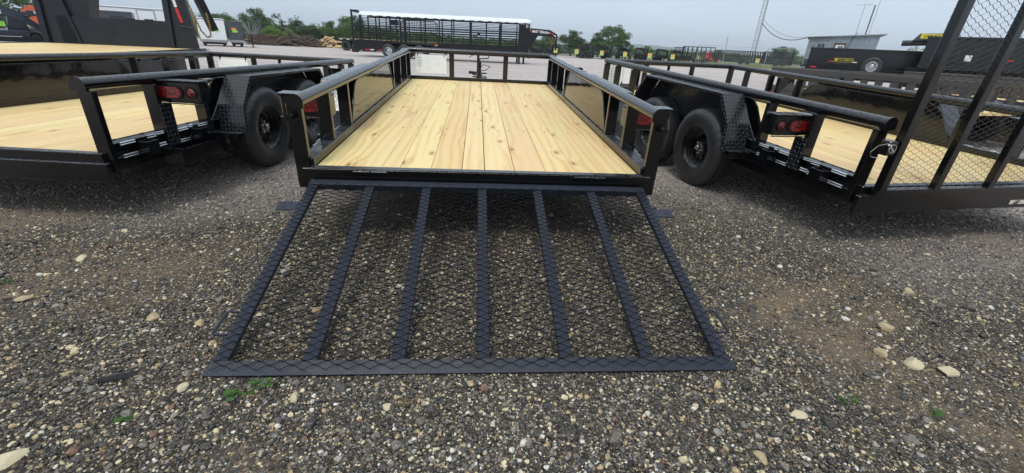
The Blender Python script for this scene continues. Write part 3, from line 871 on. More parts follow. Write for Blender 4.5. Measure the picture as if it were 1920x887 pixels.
def build_trailer(label, ox, oy, yaw, tp, right_extra=False, gate=None, tray=False, key=''):
    T = thing('utility_trailer', label, 'trailer', (ox, oy, HD), -radians(yaw), 'black tandem axle utility trailers in the front row', rx=radians(tp))
    tpr = radians(tp)
    # planks
    edges = [-.972, -.773, -.597, -.492, -.308, -.124, .014, .198, .389, .571, .765, .972]
    for i in range(len(edges) - 1):
        a, b = edges[i], edges[i + 1]; g1 = .0009 + (0.0016 if i in (5, 6) else 0)
        wdt = round(b - a - 2 * g1, 4); dz = R.uniform(-.0012, .0012)
        me = cached(('plank', wdt), lambda: MB().box(-wdt / 2, wdt / 2, -(TL - .012) / 2, (TL - .012) / 2, -.038, 0, .002).mesh('plank'))
        pk_ = link('plank', me, WOOD, T, loc=((a + b) / 2, TL / 2, dz))
        if gate == 'down':
            for yy in (1.08, 2.92):
                for fx in (-.3, .3):
                    link('screw_head', cached('scr', lambda: MB().lathe([(-.001, .0055), (.0008, .005), (.0006, .0015), (-.0005, .0005)], 10, 'Z').mesh('screw_head')), BLACKF, pk_, loc=(fx * wdt + R.uniform(-.01, .01), yy - TL / 2 + R.uniform(-.02, .02), .0012))
    # frame side channels and the angle that traps the planks
    for sx in (-1, 1):
        def fr():
            m = MB(); m.box(.985, 1.035, -.0, TL, -.125, .046, .003)
            m.box(1.036, 1.060, .02, TL - .02, .038, .046, .002); m.box(1.036, 1.060, .02, TL - .02, -.050, -.042, .002)
            return m.mesh('frame_rail')
        def fl():
            m = MB(); m.box(-1.035, -.985, -.0, TL, -.125, .046, .003)
            m.box(-1.060, -1.036, .02, TL - .02, .038, .046, .002); m.box(-1.060, -1.036, .02, TL - .02, -.050, -.042, .002)
            return m.mesh('frame_rail')
        link('frame_rail', cached('fr%d' % sx, fr if sx > 0 else fl), BLACK, T)
        link('edge_angle', cached('ea', lambda: MB().box(-.0045, .0045, 0.002, TL - .002, .001, .05, .0015).mesh('edge_angle')), BLACK, T, loc=(sx * .979, 0, 0))
        def welds():
            m = MB()
            for k in range(19): m.box(-.004, .004, .1 + k * .215, .128 + k * .215, .046, .053, .002)
            return m.mesh('weld_beads')
        link('weld_beads', cached('wb', welds), BLACK, T, loc=(sx * .983, 0, 0))['kind'] = 'stuff'
        # bright rods added as sky glints on the frame edges, between the pockets
        def glints():
            m = MB()
            for (ya, yb, dz_) in ((.06, .17, 0), (.27, .34, .004), (.345, .41, .012), (.53, .64, .0), (.655, .69, .01), (.75, .85, 0), (2.86, 2.95, 0), (3.06, 3.2, 0), (3.34, 3.45, 0), (3.56, 3.7, 0), (3.82, 3.9, 0), (4.0, 4.1, 0)):
                for z_ in (.044, .031, -.031, -.046): m.tube([(0, ya, z_ + dz_), (0, yb, z_ + dz_)], .0036, 6)
            return m.mesh('glint_rods', smooth=.9)
        link('glint_rods', cached('glints', glints), EDGE, T, loc=(sx * 1.066, 0, 0))['kind'] = 'stuff'
        # stake pockets
        def pocket():
            m = MB(); a, b, t = .036, .045, .006
            m.box(-a, a, -b, -b + t, -.055, .03); m.box(-a, a, b - t, b, -.055, .03); m.box(a - t, a, -b + t, b - t, -.055, .03); m.box(-a, -a + t, -b + t, b - t, -.055, .03)
            return m.mesh('stake_pocket')
        for y in (.22, .70, 3.0, 3.5, 3.95):
            link('stake_pocket', cached('pk', pocket), BLACK, T, loc=(sx * 1.103, y, -.0))
        # posts
        for k, y in enumerate((.022, .455, .895, 2.795, 3.28, 3.76, TL - .022)):
            link('rail_post', cached('post%d' % (k == 0), lambda: MB().box(-.04, .04, -.019, .019, .047 if k else -.12, .352, .003).mesh('rail_post')), BLACK, T, loc=(sx * 1.022, y, 0) if k else (sx * 1.031, y - .026, 0))
        # gusset with diamond plate on the second post (seen from outside)
        link('post_gusset', cached('gus' + key, lambda: MB().box(-.004, .004, -.022, .085, -.05, {'m': .172, 'r': .180}.get(key, .228), .001).mesh('post_gusset', uv=True)), DIAM, T, loc=(sx * 1.068, .455, 0))
        # top rail
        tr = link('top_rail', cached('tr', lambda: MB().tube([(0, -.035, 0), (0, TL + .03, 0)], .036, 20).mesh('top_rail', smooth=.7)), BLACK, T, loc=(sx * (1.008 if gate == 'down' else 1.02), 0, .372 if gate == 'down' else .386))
        link('end_cap', cached('cap', lambda: (lambda m: m.prism([(-.044, -.035)] + [(.044 * cos(pi - pi * k / 10), .042 * sin(pi - pi * k / 10)) for k in range(11)] + [(.044, -.035)], 'Y', -.0035, .0035))(MB()).mesh('end_cap')), BLACK, T, loc=(sx * (1.012 if gate == 'down' else 1.024), -.041, .372 if gate == 'down' else .386))
        if gate == 'down':
            b = link('latch_bolt', cached('lb', lambda: MB().tube([(0, 0, 0), (0, -.035, 0)], .014, 12).tube([(0, -.036, 0), (0, -.045, 0)], .020, 12).mesh('latch_bolt', smooth=.6)), BLACK, T, loc=(sx * 1.045, -.03, .292))
        # fenders
        f = link('fender', cached('fend', fender_mesh), DIAM, T, loc=(0, 0, -.038 if gate == 'down' else 0))
        if sx < 0: f.scale = (-1, 1, 1)
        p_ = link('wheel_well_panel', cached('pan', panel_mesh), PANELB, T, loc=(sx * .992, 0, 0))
        link('panel_rim', cached('panr', panel_rim_mesh), BLACK, T, loc=(sx * .986, 0, 0))
        link('well_backing', cached('wbk', lambda: MB().prism([(.93, .05), (1.06, .19), (1.19, .36), (2.53, .36), (2.67, .19), (2.78, .05)], 'X', -.003, .003).mesh('well_backing', uv=True)), DIAM, T, loc=(sx * 1.056, 0, 0))
        # fender steps
        def step():
            m = MB()
            m.prism([(0, .90), (.20, .92), (.20, .985), (.0, .985)], 'Z', -.052, -.046)
            m.prism([(0, .90), (.20, .92), (.20, .926), (.0, .906)], 'Z', -.100, -.053)
            m.prism([(0, .90), (.20, .92), (.20, .985), (.0, .985)], 'Z', -.107, -.101)
            return m.mesh('fender_bracket')
        s_ = link('fender_bracket', cached('stp', step), BLACK, T, loc=(sx * 1.066, 0, 0)); 
        if sx < 0: s_.scale = (-1, 1, 1)
        s_ = link('fender_bracket', s_.data, BLACK, T, loc=(sx * 1.066, 3.73, 0)); s_.scale = (sx, -1, 1)
        # tail lamp box
        def lamp():
            m = MB(); m.box(0, .315, 0, .11, .232, .372, .008); m.box(-.005, .325, -.016, .1, .373, .379, .002); m.box(.0, .325, -.016, -.001, .226, .232, .002)
            return m.mesh('tail_lamp_box')
        lb = link('tail_lamp_box', cached('lamp', lamp), BLACK, T, loc=(sx * 1.0, .50, {'m': -.052, 'r': -.045}.get(key, 0)))
        if sx < 0: lb.scale = (-1, 1, 1)
        def oval():
            pts = [(.085 * (1 if c_ > 0 else -1) * .55 + .036 * c_, .036 * s_) for c_, s_ in ((cos(t), sin(t)) for t in np.linspace(0.001, 2 * pi - .001, 29))]
            return MB().prism(pts, 'Y', -.012, 0).mesh('oval_lens')
        def ovalrim():
            pts = [(.085 * (1 if c_ > 0 else -1) * .58 + .045 * c_, .045 * s_) for c_, s_ in ((cos(t), sin(t)) for t in np.linspace(0.001, 2 * pi - .001, 29))]
            return MB().prism(pts, 'Y', -.006, 0).mesh('lens_bezel')
        link('lens_bezel', cached('ovr', ovalrim), BLACKF, lb, loc=(.112, -.001, .302)); link('oval_lens', cached('ov', oval), LENS, lb, loc=(.112, -.002, .302))
        link('lens_bezel', cached('rdr', lambda: MB().lathe([(-.010, .030), (-.010, .038), (0, .040)], 24, 'Y').mesh('lens_bezel')), CHROME if False else BLACKF, lb, loc=(.258, 0, .302))
        link('round_lens', cached('rd', lambda: MB().lathe([(-.016, .001), (-.013, .020), (-.006, .030), (.0, .030)], 24, 'Y').mesh('round_lens', smooth=.8)), LENS, lb, loc=(.258, 0, .302))
        for y in (Y1, Y2):
            add_wheel(T, sx, y, (WR - HD - y * sin(tpr)) / cos(tpr))
    for y in (Y1, Y2):
        z = (WR - HD - y * sin(tpr)) / cos(tpr)
        link('axle', cached('axle', lambda: MB().tube([(-1.02, 0, 0), (1.02, 0, 0)], .03, 10).mesh('axle', smooth=.6)), BLACKF, T, loc=(0, y, z))
    def cross():
        m = MB()
        for k in range(9): m.box(-.984, .984, .12 + k * .49, .17 + k * .49, -.115, -.042, 0)
        m.box(-.93, -.85, .3, TL, -.23, -.126, .003); m.box(.85, .93, .3, TL, -.23, -.126, .003)
        return m.mesh('cross_members')
    link('cross_members', cached('crs', cross), BLACKF, T)
    # rear beam
    link('rear_beam', cached('rb%s' % key, lambda: (MB().box(-1.035, 1.035, -.036, -.001, -.125, .002, .004) if gate == 'down' else MB().box(-1.035, 1.035, -.05, -.001, -.06, .0015, .004).box(-1.075, 1.075, -.085, -.052, -.165, -.05, .004)).mesh('rear_beam')), BLACK, T)
    if gate == 'down':
        link('threshold_strip', cached('ts', lambda: MB().box(-.99, .99, -.036, .010, .0025, .0065, .001).mesh('threshold_strip')), BLACK, T)
        for x in (-.70, -.60, .60, .70):
            link('hinge_leaf', cached('hl', lambda: MB().box(-.048, .048, -.052, -.037, -.022, -.004, .003).mesh('hinge_leaf')), BLACK, T, loc=(x, 0, 0))
    # front rail
    link('front_rail', cached('frr', lambda: MB().tube([(-1.02, 0, 0), (1.02, 0, 0)], .034, 18).mesh('front_rail', smooth=.7)), BLACK, T, loc=(0, TL + .0, .384))
    link('front_angle', cached('fra', lambda: MB().box(-1.0, 1.0, TL - .012, TL + .02, -.12, .046, .003).mesh('front_angle')), BLACK, T)
    for x, w in ((-.403, .034), (-.027, .018), (.367, .034)):
        link('front_post', cached(('fp', w), lambda: MB().box(-w, w, -.014, .014, .047, .355, .003).mesh('front_post')), BLACK, T, loc=(x, TL + .005, 0))
    # spare tyre bracket on the right rail
    sp = link('spare_bracket', cached('spb', lambda: MB().prism([(0, .34), (.20, .34), (.20, .29), (.02, .13), (0, .13)], 'Y', -.005, .005).box(.0, .035, -.03, .03, .05, .34, .002).mesh('spare_bracket')), BLACK, T, loc=(1.064, 3.18, 0))
    link('bracket_stud', cached('sbs', lambda: MB().tube([(.20, -.03, .31), (.26, -.03, .31)], .011, 8).tube([(.20, .03, .30), (.25, .03, .30)], .011, 8).box(.20, .206, -.05, .05, .28, .335, .001).mesh('bracket_stud', smooth=.5)), CHROME, sp)
    # tongue, coupler, jack
    def tongue():
        m = MB(); m.bar((-.82, TL + .02, -.14), (0, TL + 1.25, -.14), .05, .10, .004); m.bar((.82, TL + .02, -.14), (0, TL + 1.25, -.14), .05, .10, .004)
        return m.mesh('tongue')
    link('tongue', cached('ton', tongue), BLACK, T)
    link('coupler', cached('cpl', lambda: MB().box(-.04, .04, TL + 1.22, TL + 1.50, -.13, -.06, .01).lathe([(-.14, .001), (-.14, .05), (-.06, .045), (-.05, .001)], 16, 'Z', (0, TL + 1.5, 0)).mesh('coupler', smooth=.5)), BLACK, T)
    zg = -(HD + (TL + .9) * sin(tpr)) + .01
    jk = link('jack', cached('jack%s' % key, lambda: MB().tube([(0, TL + .95, zg + .03), (0, TL + .95, .20)], .027, 12).box(-.08, .08, TL + .87, TL + 1.03, zg, zg + .02, .003).mesh('jack', smooth=.6)), BLACK, T)
    link('crank_handle', cached('crk', lambda: MB().tube([(0, TL + .95, .20), (0, TL + .95, .235), (.14, TL + .93, .25), (.15, TL + .93, .29)], .010, 8).mesh('crank_handle', smooth=.8)), BLACK, jk)
    # coiled wiring harness with plug on the tongue
    cp = []
    for k in range(60):
        a = k / 60 * 5 * pi; cp.append((.11 * cos(a), TL + .50 + .07 * sin(a), -.02 + .0016 * k + .012 * sin(a * .7)))
    cp += [(.10, TL + .45, .12), (.16, TL + .42, .17), (.05, TL + .40, .20), (-.01, TL + .38, .12)]
    link('wiring_cable', cached('wir', lambda: MB().tube(cp, .006, 6).mesh('wiring_cable', smooth=.8)), RUBBER_W, T)
    link('cable_plug', cached('plg', lambda: MB().tube([(-.06, TL + .40, .075), (-.16, TL + .36, .085)], .022, 10).box(-.10, -.06, TL + .36, TL + .43, .05, .075, .004).mesh('cable_plug', smooth=.6)), RUBBER_W, T)
    link('tongue_tray', cached('ttr', lambda: MB().box(-.2, .2, TL + .38, TL + .62, -.05, -.035, .004).mesh('tongue_tray')), GALV, T)
    if tray:
        t2 = link('ramp_holder', MB().box(1.068, 1.20, .36, .372, -.15, -.05).box(1.068, 1.074, .372, .90, -.16, -.055).box(1.195, 1.201, .372, .90, -.16, -.055).box(1.074, 1.195, .372, .9, -.166, -.16).box(1.06, 1.22, .80, .806, -.17, -.03).mesh('ramp_holder'), BLACK, T)
        link('pin_ring', MB().lathe([(-.003, .015), (.003, .015), (.003, .021), (-.003, .021)], 20, 'X', (1.206, .845, -.09), close=True).mesh('pin_ring'), CHROME, t2)
    return T

tpm, tpl, tprr = 2.6838, -0.0863, 2.4868
TM = build_trailer('black utility trailer in the centre, its mesh ramp lowered onto the gravel', 0, 0, 0.0, tpm, gate='down', key='m')
alpha = asin((HD - .06 - .027) / RAMPL)
build_gate(TM, alpha - radians(tpm), (-.645, -.323, 0.0, .325, .650))
G = [o for o in TM.children if o.name.startswith('ramp_gate')][0]
for sx in (-1, 1):
    link('latch_ear', cached('ear', lambda: MB().box(-.05, .05, -.295, -.222, -.005, .0015, .001).mesh('latch_ear')), RAMPB, G, loc=(sx * 1.037, 0, 0))
    link('ear_hole', cached('earh', lambda: MB().lathe([(0, .001), (0, .011)], 14, 'Z').mesh('ear_hole')), INK, G, loc=(sx * 1.055, -.262, .0025))
    link('handle', cached('hnd%d' % sx, lambda: MB().tube([(sx * .99, -.985, .0), (sx * 1.022, -.985, .004), (sx * 1.028, -.99, .004), (sx * 1.04, -1.095, .004), (sx * 1.034, -1.10, .004), (sx * .99, -1.10, .0)], .0055, 8).mesh('handle', smooth=.9)), RAMPB, G)

TLf = build_trailer('black utility trailer on the left with an open rear and no ramp gate', -3.2639, .2938, 5.4206, tpl, tray=True, key='l')
TR = build_trailer('black utility trailer on the right with its mesh ramp gate standing upright', 3.401, .0811, -7.8382, tprr, gate='up', key='r')
build_gate(TR, -radians(90.0), (-.52, -.06, .40, .82), upright=True)
G = [o for o in TR.children if o.name.startswith('ramp_gate')][0]
link('name_plate', MB().box(.24, .56, -.0905, -.0865, -.137, -.107, .001).mesh('name_plate'), CREAM, TR)
o = link('lettering', text_mesh('LJD', .034, .0006, .0012, .35), INK, TR, loc=(.30, -.0915, -.122), rot=(pi / 2, 0, 0))
link('lettering', text_mesh('TRAILERS', .013, .0004, .0004), INK, TR, loc=(.42, -.0915, -.124), rot=(pi / 2, 0, 0)) if False else None
lk = link('gate_latch', MB().box(-1.06, -.995, -.112, -.05, .215, .30, .006).mesh('gate_latch'), BLACK, TR)
link('pin_ring', MB().lathe([(-.0025, .022), (.0025, .022), (.0025, .026), (-.0025, .026)], 20, 'Y', (-1.05, -.128, .262), close=True).mesh('pin_ring'), CHROME, lk)
link('pin', MB().tube([(-1.085, -.126, .285), (-1.03, -.126, .24)], .006, 8).mesh('pin'), CHROME, lk)
link('pin_wire', MB().tube([(-1.06, -.128, .285), (-1.10, -.13, .293), (-1.15, -.12, .28), (-1.175, -.11, .24), (-1.16, -.11, .21), (-1.11, -.12, .205)], .0016, 5).mesh('pin_wire'), CHROME, lk)

o_ = copy_tree(TLf); o_.location = (13.06, 6.15, HD); o_.rotation_euler = (radians(1.0), 0, -radians(32.7))
o_['label'] = 'black pipe rail utility trailer farther back, seen only through the upright mesh gate'; o_['group'] = 'black pipe rail trailers farther back'
# paper sheets tied to the front rails: each hangs from a rail, so it is a thing of its own
def sheet(parent, x0, x1, z0, z1, label, write=True):
    Mw = parent.matrix_basis
    m = MB(); n = 12; V = []; F = []
    for i in range(n + 1):
        x = x0 + (x1 - x0) * i / n; dy = .004 * sin(i * 1.9) 
        for z in (z0, z1): V += [(x, dy, z), (x, dy + .0025, z)]
    for i in range(n):
        a = i * 4
        F += [(a, a + 2, a + 6, a + 4), (a + 1, a + 5, a + 7, a + 3), (a, a + 4, a + 5, a + 1), (a + 2, a + 3, a + 7, a + 6)]
    F += [(0, 1, 3, 2), (n * 4, n * 4 + 2, n * 4 + 3, n * 4 + 1)]
    m.poly(V, F)
    t = thing('paper_sheet', label, 'paper', group='white sheets tied to the trailer front rails')
    t.matrix_basis = Mw @ Matrix.Translation((0, TL - .04, 0))
    link('sheet', m.mesh('sheet'), PAPER, t)
    for x in (x0 + .03, x1 - .03): link('cable_tie', MB().box(x - .003, x + .003, -.003, .03, z1 - .03, z1 + .05).mesh('cable_tie'), INK, t)
    if write:
        mm = MB(); rr = random.Random(4)
        for k in range(4):
            z = z1 - .045 - k * .034; x = x0 + .012
            for w in (.018, .036):
                xx = x
                while xx < x + w:
                    s1 = rr.uniform(.003, .006); mm.box(xx, xx + s1, -.0078, -.0062, z - rr.uniform(.001, .004), z + rr.uniform(.001, .003)); xx += s1 + .0015
                x += w + .01
        link('handwriting', mm.mesh('handwriting'), INK, t)
sheet(TM, -.905, -.475, .088, .333, 'white sheet with four handwritten lines on the front rail of the centre trailer')
sheet(TLf, -.90, -.47, .11, .333, 'white paper sheet on the front rail of the left trailer', False)
sheet(TR, -.965, -.78, .088, .333, 'narrower left one of two white sheets on the front rail of the right trailer')
sheet(TR, -.755, -.55, .088, .333, 'right one of two white sheets on the front rail of the right trailer', False)

# ------------------------------------------------------------------ far wheels shared by the big trailers
def far_wheel(parent, x, y, z, r, w, ang=0.0, rim=None, label=None):
    """wheel with its axle along local Y"""
    t = link('wheel', cached(('fw', r, w), lambda: MB().lathe([(-w/2, r*.56), (-w/2, r*.9), (-w/2+.03, r), (w/2-.03, r), (w/2, r*.9), (w/2, r*.56)], 36, 'Y').mesh('wheel', smooth=.6)), RUBBER, parent, loc=(x, y, z), rot=(0, 0, ang))
    def rm():
        m = MB(); m.lathe([(-w/2+.005, r*.57), (-w/2+.0, r*.52), (-w/2+.05, r*.49), (-w/2+.09, r*.40), (-w/2+.05, r*.20), (-w/2+.05, .002)], 28, 'Y')
        m.lathe([(-w/2-.01, .001), (-w/2-.01, r*.13), (-w/2+.05, r*.14)], 14, 'Y')
        return m.mesh('rim', smooth=.5)
    q = link('rim', cached(('fr', r, w, rim is None), rm), rim or BLACKF, t)
    def holes():
        m = MB()
        for k in range(8):
            a = 2*pi*k/8; m.lathe([(0, .001), (0, r*.055)], 8, 'Y', (r*.31*cos(a), -w/2+.058, r*.31*sin(a)))
            m.lathe([(-.02, .001), (-.018, r*.025), (0, r*.028)], 6, 'Y', (r*.19*cos(a+.3), -w/2+.05, r*.19*sin(a+.3)))
        return m.mesh('rim_openings')
    link('rim_openings', cached(('fh', r, w), holes), INK, q)
    return t

# ------------------------------------------------------------------ livestock trailer
def livestock_trailer():
    t = thing('livestock_trailer', 'long black slatted livestock trailer with a white tarp roof', 'livestock trailer', (-8.07, 28.85, 0), radians(-.6))
    L = 11.0; D = 2.2
    # heights rise slightly to the front
    def top(x): return 2.42 + .010 * x
    zf = 1.02
    sk = MB(); sk.box(.05, L, -.03, .02, .36, zf, .01)
    link('side_skirt', MB().prism([(.05, .40), (2.05, .36), (2.15, .80), (2.3, .93), (5.05, .95), (5.15, .80), (5.2, .44), (L, .50), (L, zf + .07), (.05, zf - .04)], 'Y', -.03, .02).mesh('side_skirt'), BLACKF, t)
    link('side_skirt', MB().box(.05, L, D, D + .05, .42, zf, .01).mesh('side_skirt'), BLACKF, t)
    link('floor', MB().box(.05, L, 0.02, D, .86, .93).mesh('floor'), BLACKF, t)
    link('rear_bumper', MB().box(-.12, .30, -.06, .04, .24, .46, .01).mesh('rear_bumper'), BLACKF, t)
    link('rear_frame', MB().box(-.02, .08, -.05, .07, .24, 2.74, .008).box(-.02, .08, D - .05, D + .07, .24, 2.7, .008).box(-.02, .50, -.05, .05, 2.62, 2.72, .01).box(-.02, .08, 0, D, 2.62, 2.72).mesh('rear_frame'), BLACKF, t)
    # slats on both sides and the two ends: each side's bars
    zs = [1.16, 1.30, 1.44, 1.58, 1.72, 1.85, 1.96, 2.06, 2.15, 2.23, 2.31]
    for y in (0, D):
        for i, z in enumerate(zs):
            w = (.058 if i < 6 else .030) if y == 0 else (.036 if i < 6 else .018)
            link('slat', cached(('ls', w), lambda: MB().bar((.1, 0, 0), (L, 0, .10), .02, w, .003).mesh('slat')), BLACKF, t, loc=(0, y, z))
        for x, w in ((1.05, .08), (2.42, .09), (3.05, .09), (3.30, .07), (4.38, .08), (5.55, .08), (6.35, .07), (7.55, .12), (8.6, .07), (9.55, .12), (10.75, .07), (.52, .07), (1.75, .07)):
            link('upright', cached(('lu', w), lambda: MB().box(-w/2, w/2, -.03, .03, zf - .05, 2.44, .004).mesh('upright')), BLACKF, t, loc=(x, y - .035, 0))
        link('top_rail', MB().bar((.5, y, 2.44), (L, y, 2.53), .06, .05, .005).mesh('top_rail'), BLACKF, t)
    for z in zs[:9]:
        link('front_slat', cached('lfs', lambda: MB().box(-.02, .02, 0, D, -.025, .025, .003).mesh('front_slat')), BLACKF, t, loc=(L - .1, 0, z))
    # centre side gate of small squares with clipped top corners
    gx0, gx1 = 3.12, 5.42
    g = link('side_gate', MB().bar((gx0, -.07, zf), (gx0, -.07, 2.12), .05, .05).bar((gx0, -.07, 2.12), (gx0 + .2, -.07, 2.30), .05, .05).bar((gx0 + .2, -.07, 2.30), (gx1 - .2, -.07, 2.30), .05, .05).bar((gx1 - .2, -.07, 2.30), (gx1, -.07, 2.12), .05, .05).bar((gx1, -.07, 2.12), (gx1, -.07, zf), .05, .05).mesh('side_gate'), BLACKF, t)
    for k in range(15):
        link('gate_bar', cached('lgb', lambda: MB().box(-.012, .012, -.08, -.06, zf, 2.29).mesh('gate_bar')), BLACKF, g, loc=(gx0 + .15 * (k + .6), 0, 0))
    # ladder hoops at the rear corner
    for x in (.22, .52):
        link('hoop', cached('lho', lambda: MB().tube([(0, 0, .95), (0, 0, 2.2), (.03, 0, 2.32), (.10, 0, 2.37), (.17, 0, 2.32), (.20, 0, 2.2), (.20, 0, .95)], .022, 6).mesh('hoop', smooth=.8)), BLACKF, t, loc=(x, -.08, 0))
    link('gate_latch_box', MB().box(2.47, 2.98, -.12, -.05, 1.95, 2.26, .01).mesh('gate_latch_box'), BLACKF, t)
    link('gate_latch_box', MB().box(8.0, 8.2, -.10, -.05, 1.62, 1.76, .01).mesh('gate_latch_box'), BLACKF, t)
    # solid nose
    link('nose_panel', MB().box(10.72, 11.2, -.05, 0.0, .50, 2.42, .01).mesh('nose_panel'), BLACKF, t)
    link('nose_wall', MB().box(11.14, 11.19, 0.0, D, .55, 1.75, .01).mesh('nose_wall'), BLACKF, t)
    # roof bows and tarp
    bows = MB()
    for k in range(14):
        x = .55 + k * .83
        link('roof_bow', cached('lrb', lambda: MB().tube([(0, 0, 0), (0, .25, .15), (0, .7, .21), (0, 1.1, .235), (0, 1.5, .21), (0, 1.95, .15), (0, 2.2, 0)], .02, 5).mesh('roof_bow')), BLACKF, t, loc=(x, 0, 2.42 + .0075 * x))
    V = []; F = []; nx = 90; prof = [(-.09, .0), (-.075, .04), (.02, .13), (.25, .19), (.7, .25), (1.1, .27), (1.5, .25), (1.95, .19), (2.18, .13), (2.275, .04), (2.29, .0)]
    for i in range(nx + 1):
        x = .50 + (11.32 - .50) * i / nx
        dz = .008 * (x) + (.012 * sin(i * 2.2) )
        for j, (y, z) in enumerate(prof):
            e_ = .02 * sin(i * 1.3 + j * 2) if j in (0, len(prof) - 1) else 0
            V.append((x, y, 2.44 + z + dz * (1 if j else .6) + e_))
    n = len(prof)
    for i in range(nx):
        for j in range(n - 1): F.append((i*n+j, (i+1)*n+j, (i+1)*n+j+1, i*n+j+1))
    # front drop of the tarp
    base = len(V)
    for j, (y, z) in enumerate(prof): V.append((11.47, y + (.06 if j < 2 else (-.06 if j > n - 3 else 0)), 2.44 + z * .8 + .08))
    for j, (y, z) in enumerate(prof): V.append((11.46 + .03 * sin(j * 2), y + .05, 2.08 + .05 * sin(j * 3)))
    for j in range(n - 1):
        F.append((nx*n+j, base+j, base+j+1, nx*n+j+1)); F.append((base+j, base+n+j, base+n+j+1, base+j+1))
    me = MB().poly(V, F).mesh('tarp_roof', smooth=1.0)
    link('tarp_roof', me, TARP, t)
    # gooseneck
    nk = link('gooseneck', MB().prism([(11.16, .52), (11.42, .52), (11.42, .9), (12.05, 1.85), (12.95, 1.83), (13.15, 1.62), (13.18, 1.1), (13.30, 1.1), (13.30, 1.93), (12.78, 2.18), (11.16, 2.24)], 'Y', -.02, .10).mesh('gooseneck'), BLACKF, t)
    link('gooseneck', cached('ngs', lambda: MB().prism([(11.40, 1.85), (12.95, 1.83), (13.15, 1.62), (13.30, 1.70), (13.30, 1.93), (12.78, 2.18), (11.40, 2.24)], 'Y', 2.1, 2.2).box(13.1, 13.3, .1, 2.1, 1.7, 1.9, .01).mesh('gooseneck')), BLACKF, t)
    link('coupler', MB().tube([(13.22, .95, 1.8), (13.22, .95, .98)], .055, 12).mesh('coupler', smooth=.6), BLACKF, t)
    link('coupler', MB().tube([(13.24, .0, 1.15), (13.24, .0, .98)], .07, 12).mesh('coupler', smooth=.6), BLACKF, t)
    tilt = radians(1.2)
    lt = link('lettering', text_mesh('EAST TEXAS', .19, .004, .007), WHT, nk, loc=(12.12, -.028, 2.03), rot=(pi/2, tilt * 2, 0))
    for x0, x1, m in ((11.45, 11.65, REDT), (11.67, 11.77, WHT), (12.50, 12.64, REDT), (12.66, 12.78, WHT)):
        link('reflector_tape', MB().box(x0, x1, -.026, -.021, 2.0 - (x0-11.4)*.02, 2.05 - (x0-11.4)*.02).mesh('reflector_tape'), m, nk)
    link('reflector_tape', MB().bar((12.84, -.026, 2.02), (13.04, -.026, 1.90), .005, .05).mesh('reflector_tape'), REDT, nk)
    link('reflector_tape', MB().bar((13.06, -.026, 1.885), (13.2, -.026, 1.80), .005, .05).mesh('reflector_tape'), WHT, nk)
    link('trim_strip', MB().box(11.45, 12.75, -.026, -.021, 1.87, 1.90).mesh('trim_strip'), DGREY, nk)
    # chain hanging in a bow below the neck
    pts = [(12.75 + .45 * i / 14, -.05, 1.78 - .45 * sin(pi * i / 14) + .0 * i) for i in range(15)]
    link('safety_chain', MB().tube(pts, .014, 5).mesh('safety_chain'), GOLD, nk)
    # wheels
    for x in (2.22, 3.22, 4.22): 
        far_wheel(t, x, .06, .42, .42, .26, 0, SILVER)
        far_wheel(t, x, D - .06, .42, .42, .26, pi, SILVER)
    link('fender_arch', MB().prism([(1.72, .62), (1.80, .86), (2.0, .93), (4.5, .95), (4.68, .88), (4.76, .66), (4.80, .66), (4.72, .92), (4.52, .99), (1.98, .97), (1.76, .90), (1.68, .62)], 'Y', -.10, -.03).mesh('fender_arch'), BLACKF, t)
    # landing legs
    for y in (.15, D - .15):
        link('landing_leg', MB().box(10.78, 10.90, y - .06, y + .06, 0.02, 1.1, .005).box(10.74, 10.94, y - .1, y + .1, .0, .03).mesh('landing_leg'), BLACKF, t)
    link('landing_leg', MB().box(11.08, 11.20, .1, .22, 0.0, 1.0, .005).mesh('landing_leg'), BLACKF, t)
    link('crank_handle', MB().tube([(11.2, .1, .45), (11.42, .1, .45), (11.42, .1, .38), (11.55, .1, .38)], .018, 6).mesh('crank_handle'), BLACKF, t)
    link('step', MB().box(5.9, 6.0, -.05, .0, .35, .5).bar((7.5, -.08, .30), (7.75, -.08, .42), .03, .04).mesh('step'), BLACKF, t)
    for i, (x0, c) in enumerate(((.85, REDT), (1.2, WHT), (2.0, REDT), (2.3, WHT))):
        pass
    for x0, c in ((.70, REDT), (1.02, WHT), (1.55, REDT)):
        link('reflector_tape', cached('lrt' + c.name, lambda: MB().box(0, .28, -.036, -.031, .40, .45).mesh('reflector_tape')), c, t, loc=(x0, 0, .02))
    link('marker_lamp', MB().box(5.22, 5.44, -.05, -.03, .86, .94, .01).mesh('marker_lamp'), AMBER, t)
livestock_trailer()

# flatbed with three axles parked behind it
def tri_flatbed():
    t = thing('flatbed_trailer', 'black tri-axle flatbed trailer half hidden behind the livestock trailer', 'flatbed trailer', (-12.4, 40.2, 0), radians(-4))
    link('deck', MB().box(0, 9.2, 0, 2.4, .78, .98, .01).mesh('deck'), BLACKF, t)
    link('deck_planks', MB().box(.05, 9.1, .05, 2.35, .981, 1.0).mesh('deck_planks'), LOGP, t)
    for k in range(8): link('reflector_tape', cached('tft', lambda: MB().box(0, .28, -.006, -.001, .90, .95).mesh('reflector_tape')), REDT if k % 2 else WHT, t, loc=(.25 + k * .62, 0, 0))
    for x in (.75, 1.7, 2.65):
        far_wheel(t, x, .16, .42, .42, .28)
        far_wheel(t, x, 2.24, .42, .42, .28, pi)
    link('frame_beam', MB().box(.3, 9, .5, .65, .5, .77).box(.3, 9, 1.8, 1.95, .5, .77).mesh('frame_beam'), BLACKF, t)
    link('rear_bumper', MB().box(-.02, .1, .0, 2.4, .42, .62, .01).mesh('rear_bumper'), RUST, t)
tri_flatbed()

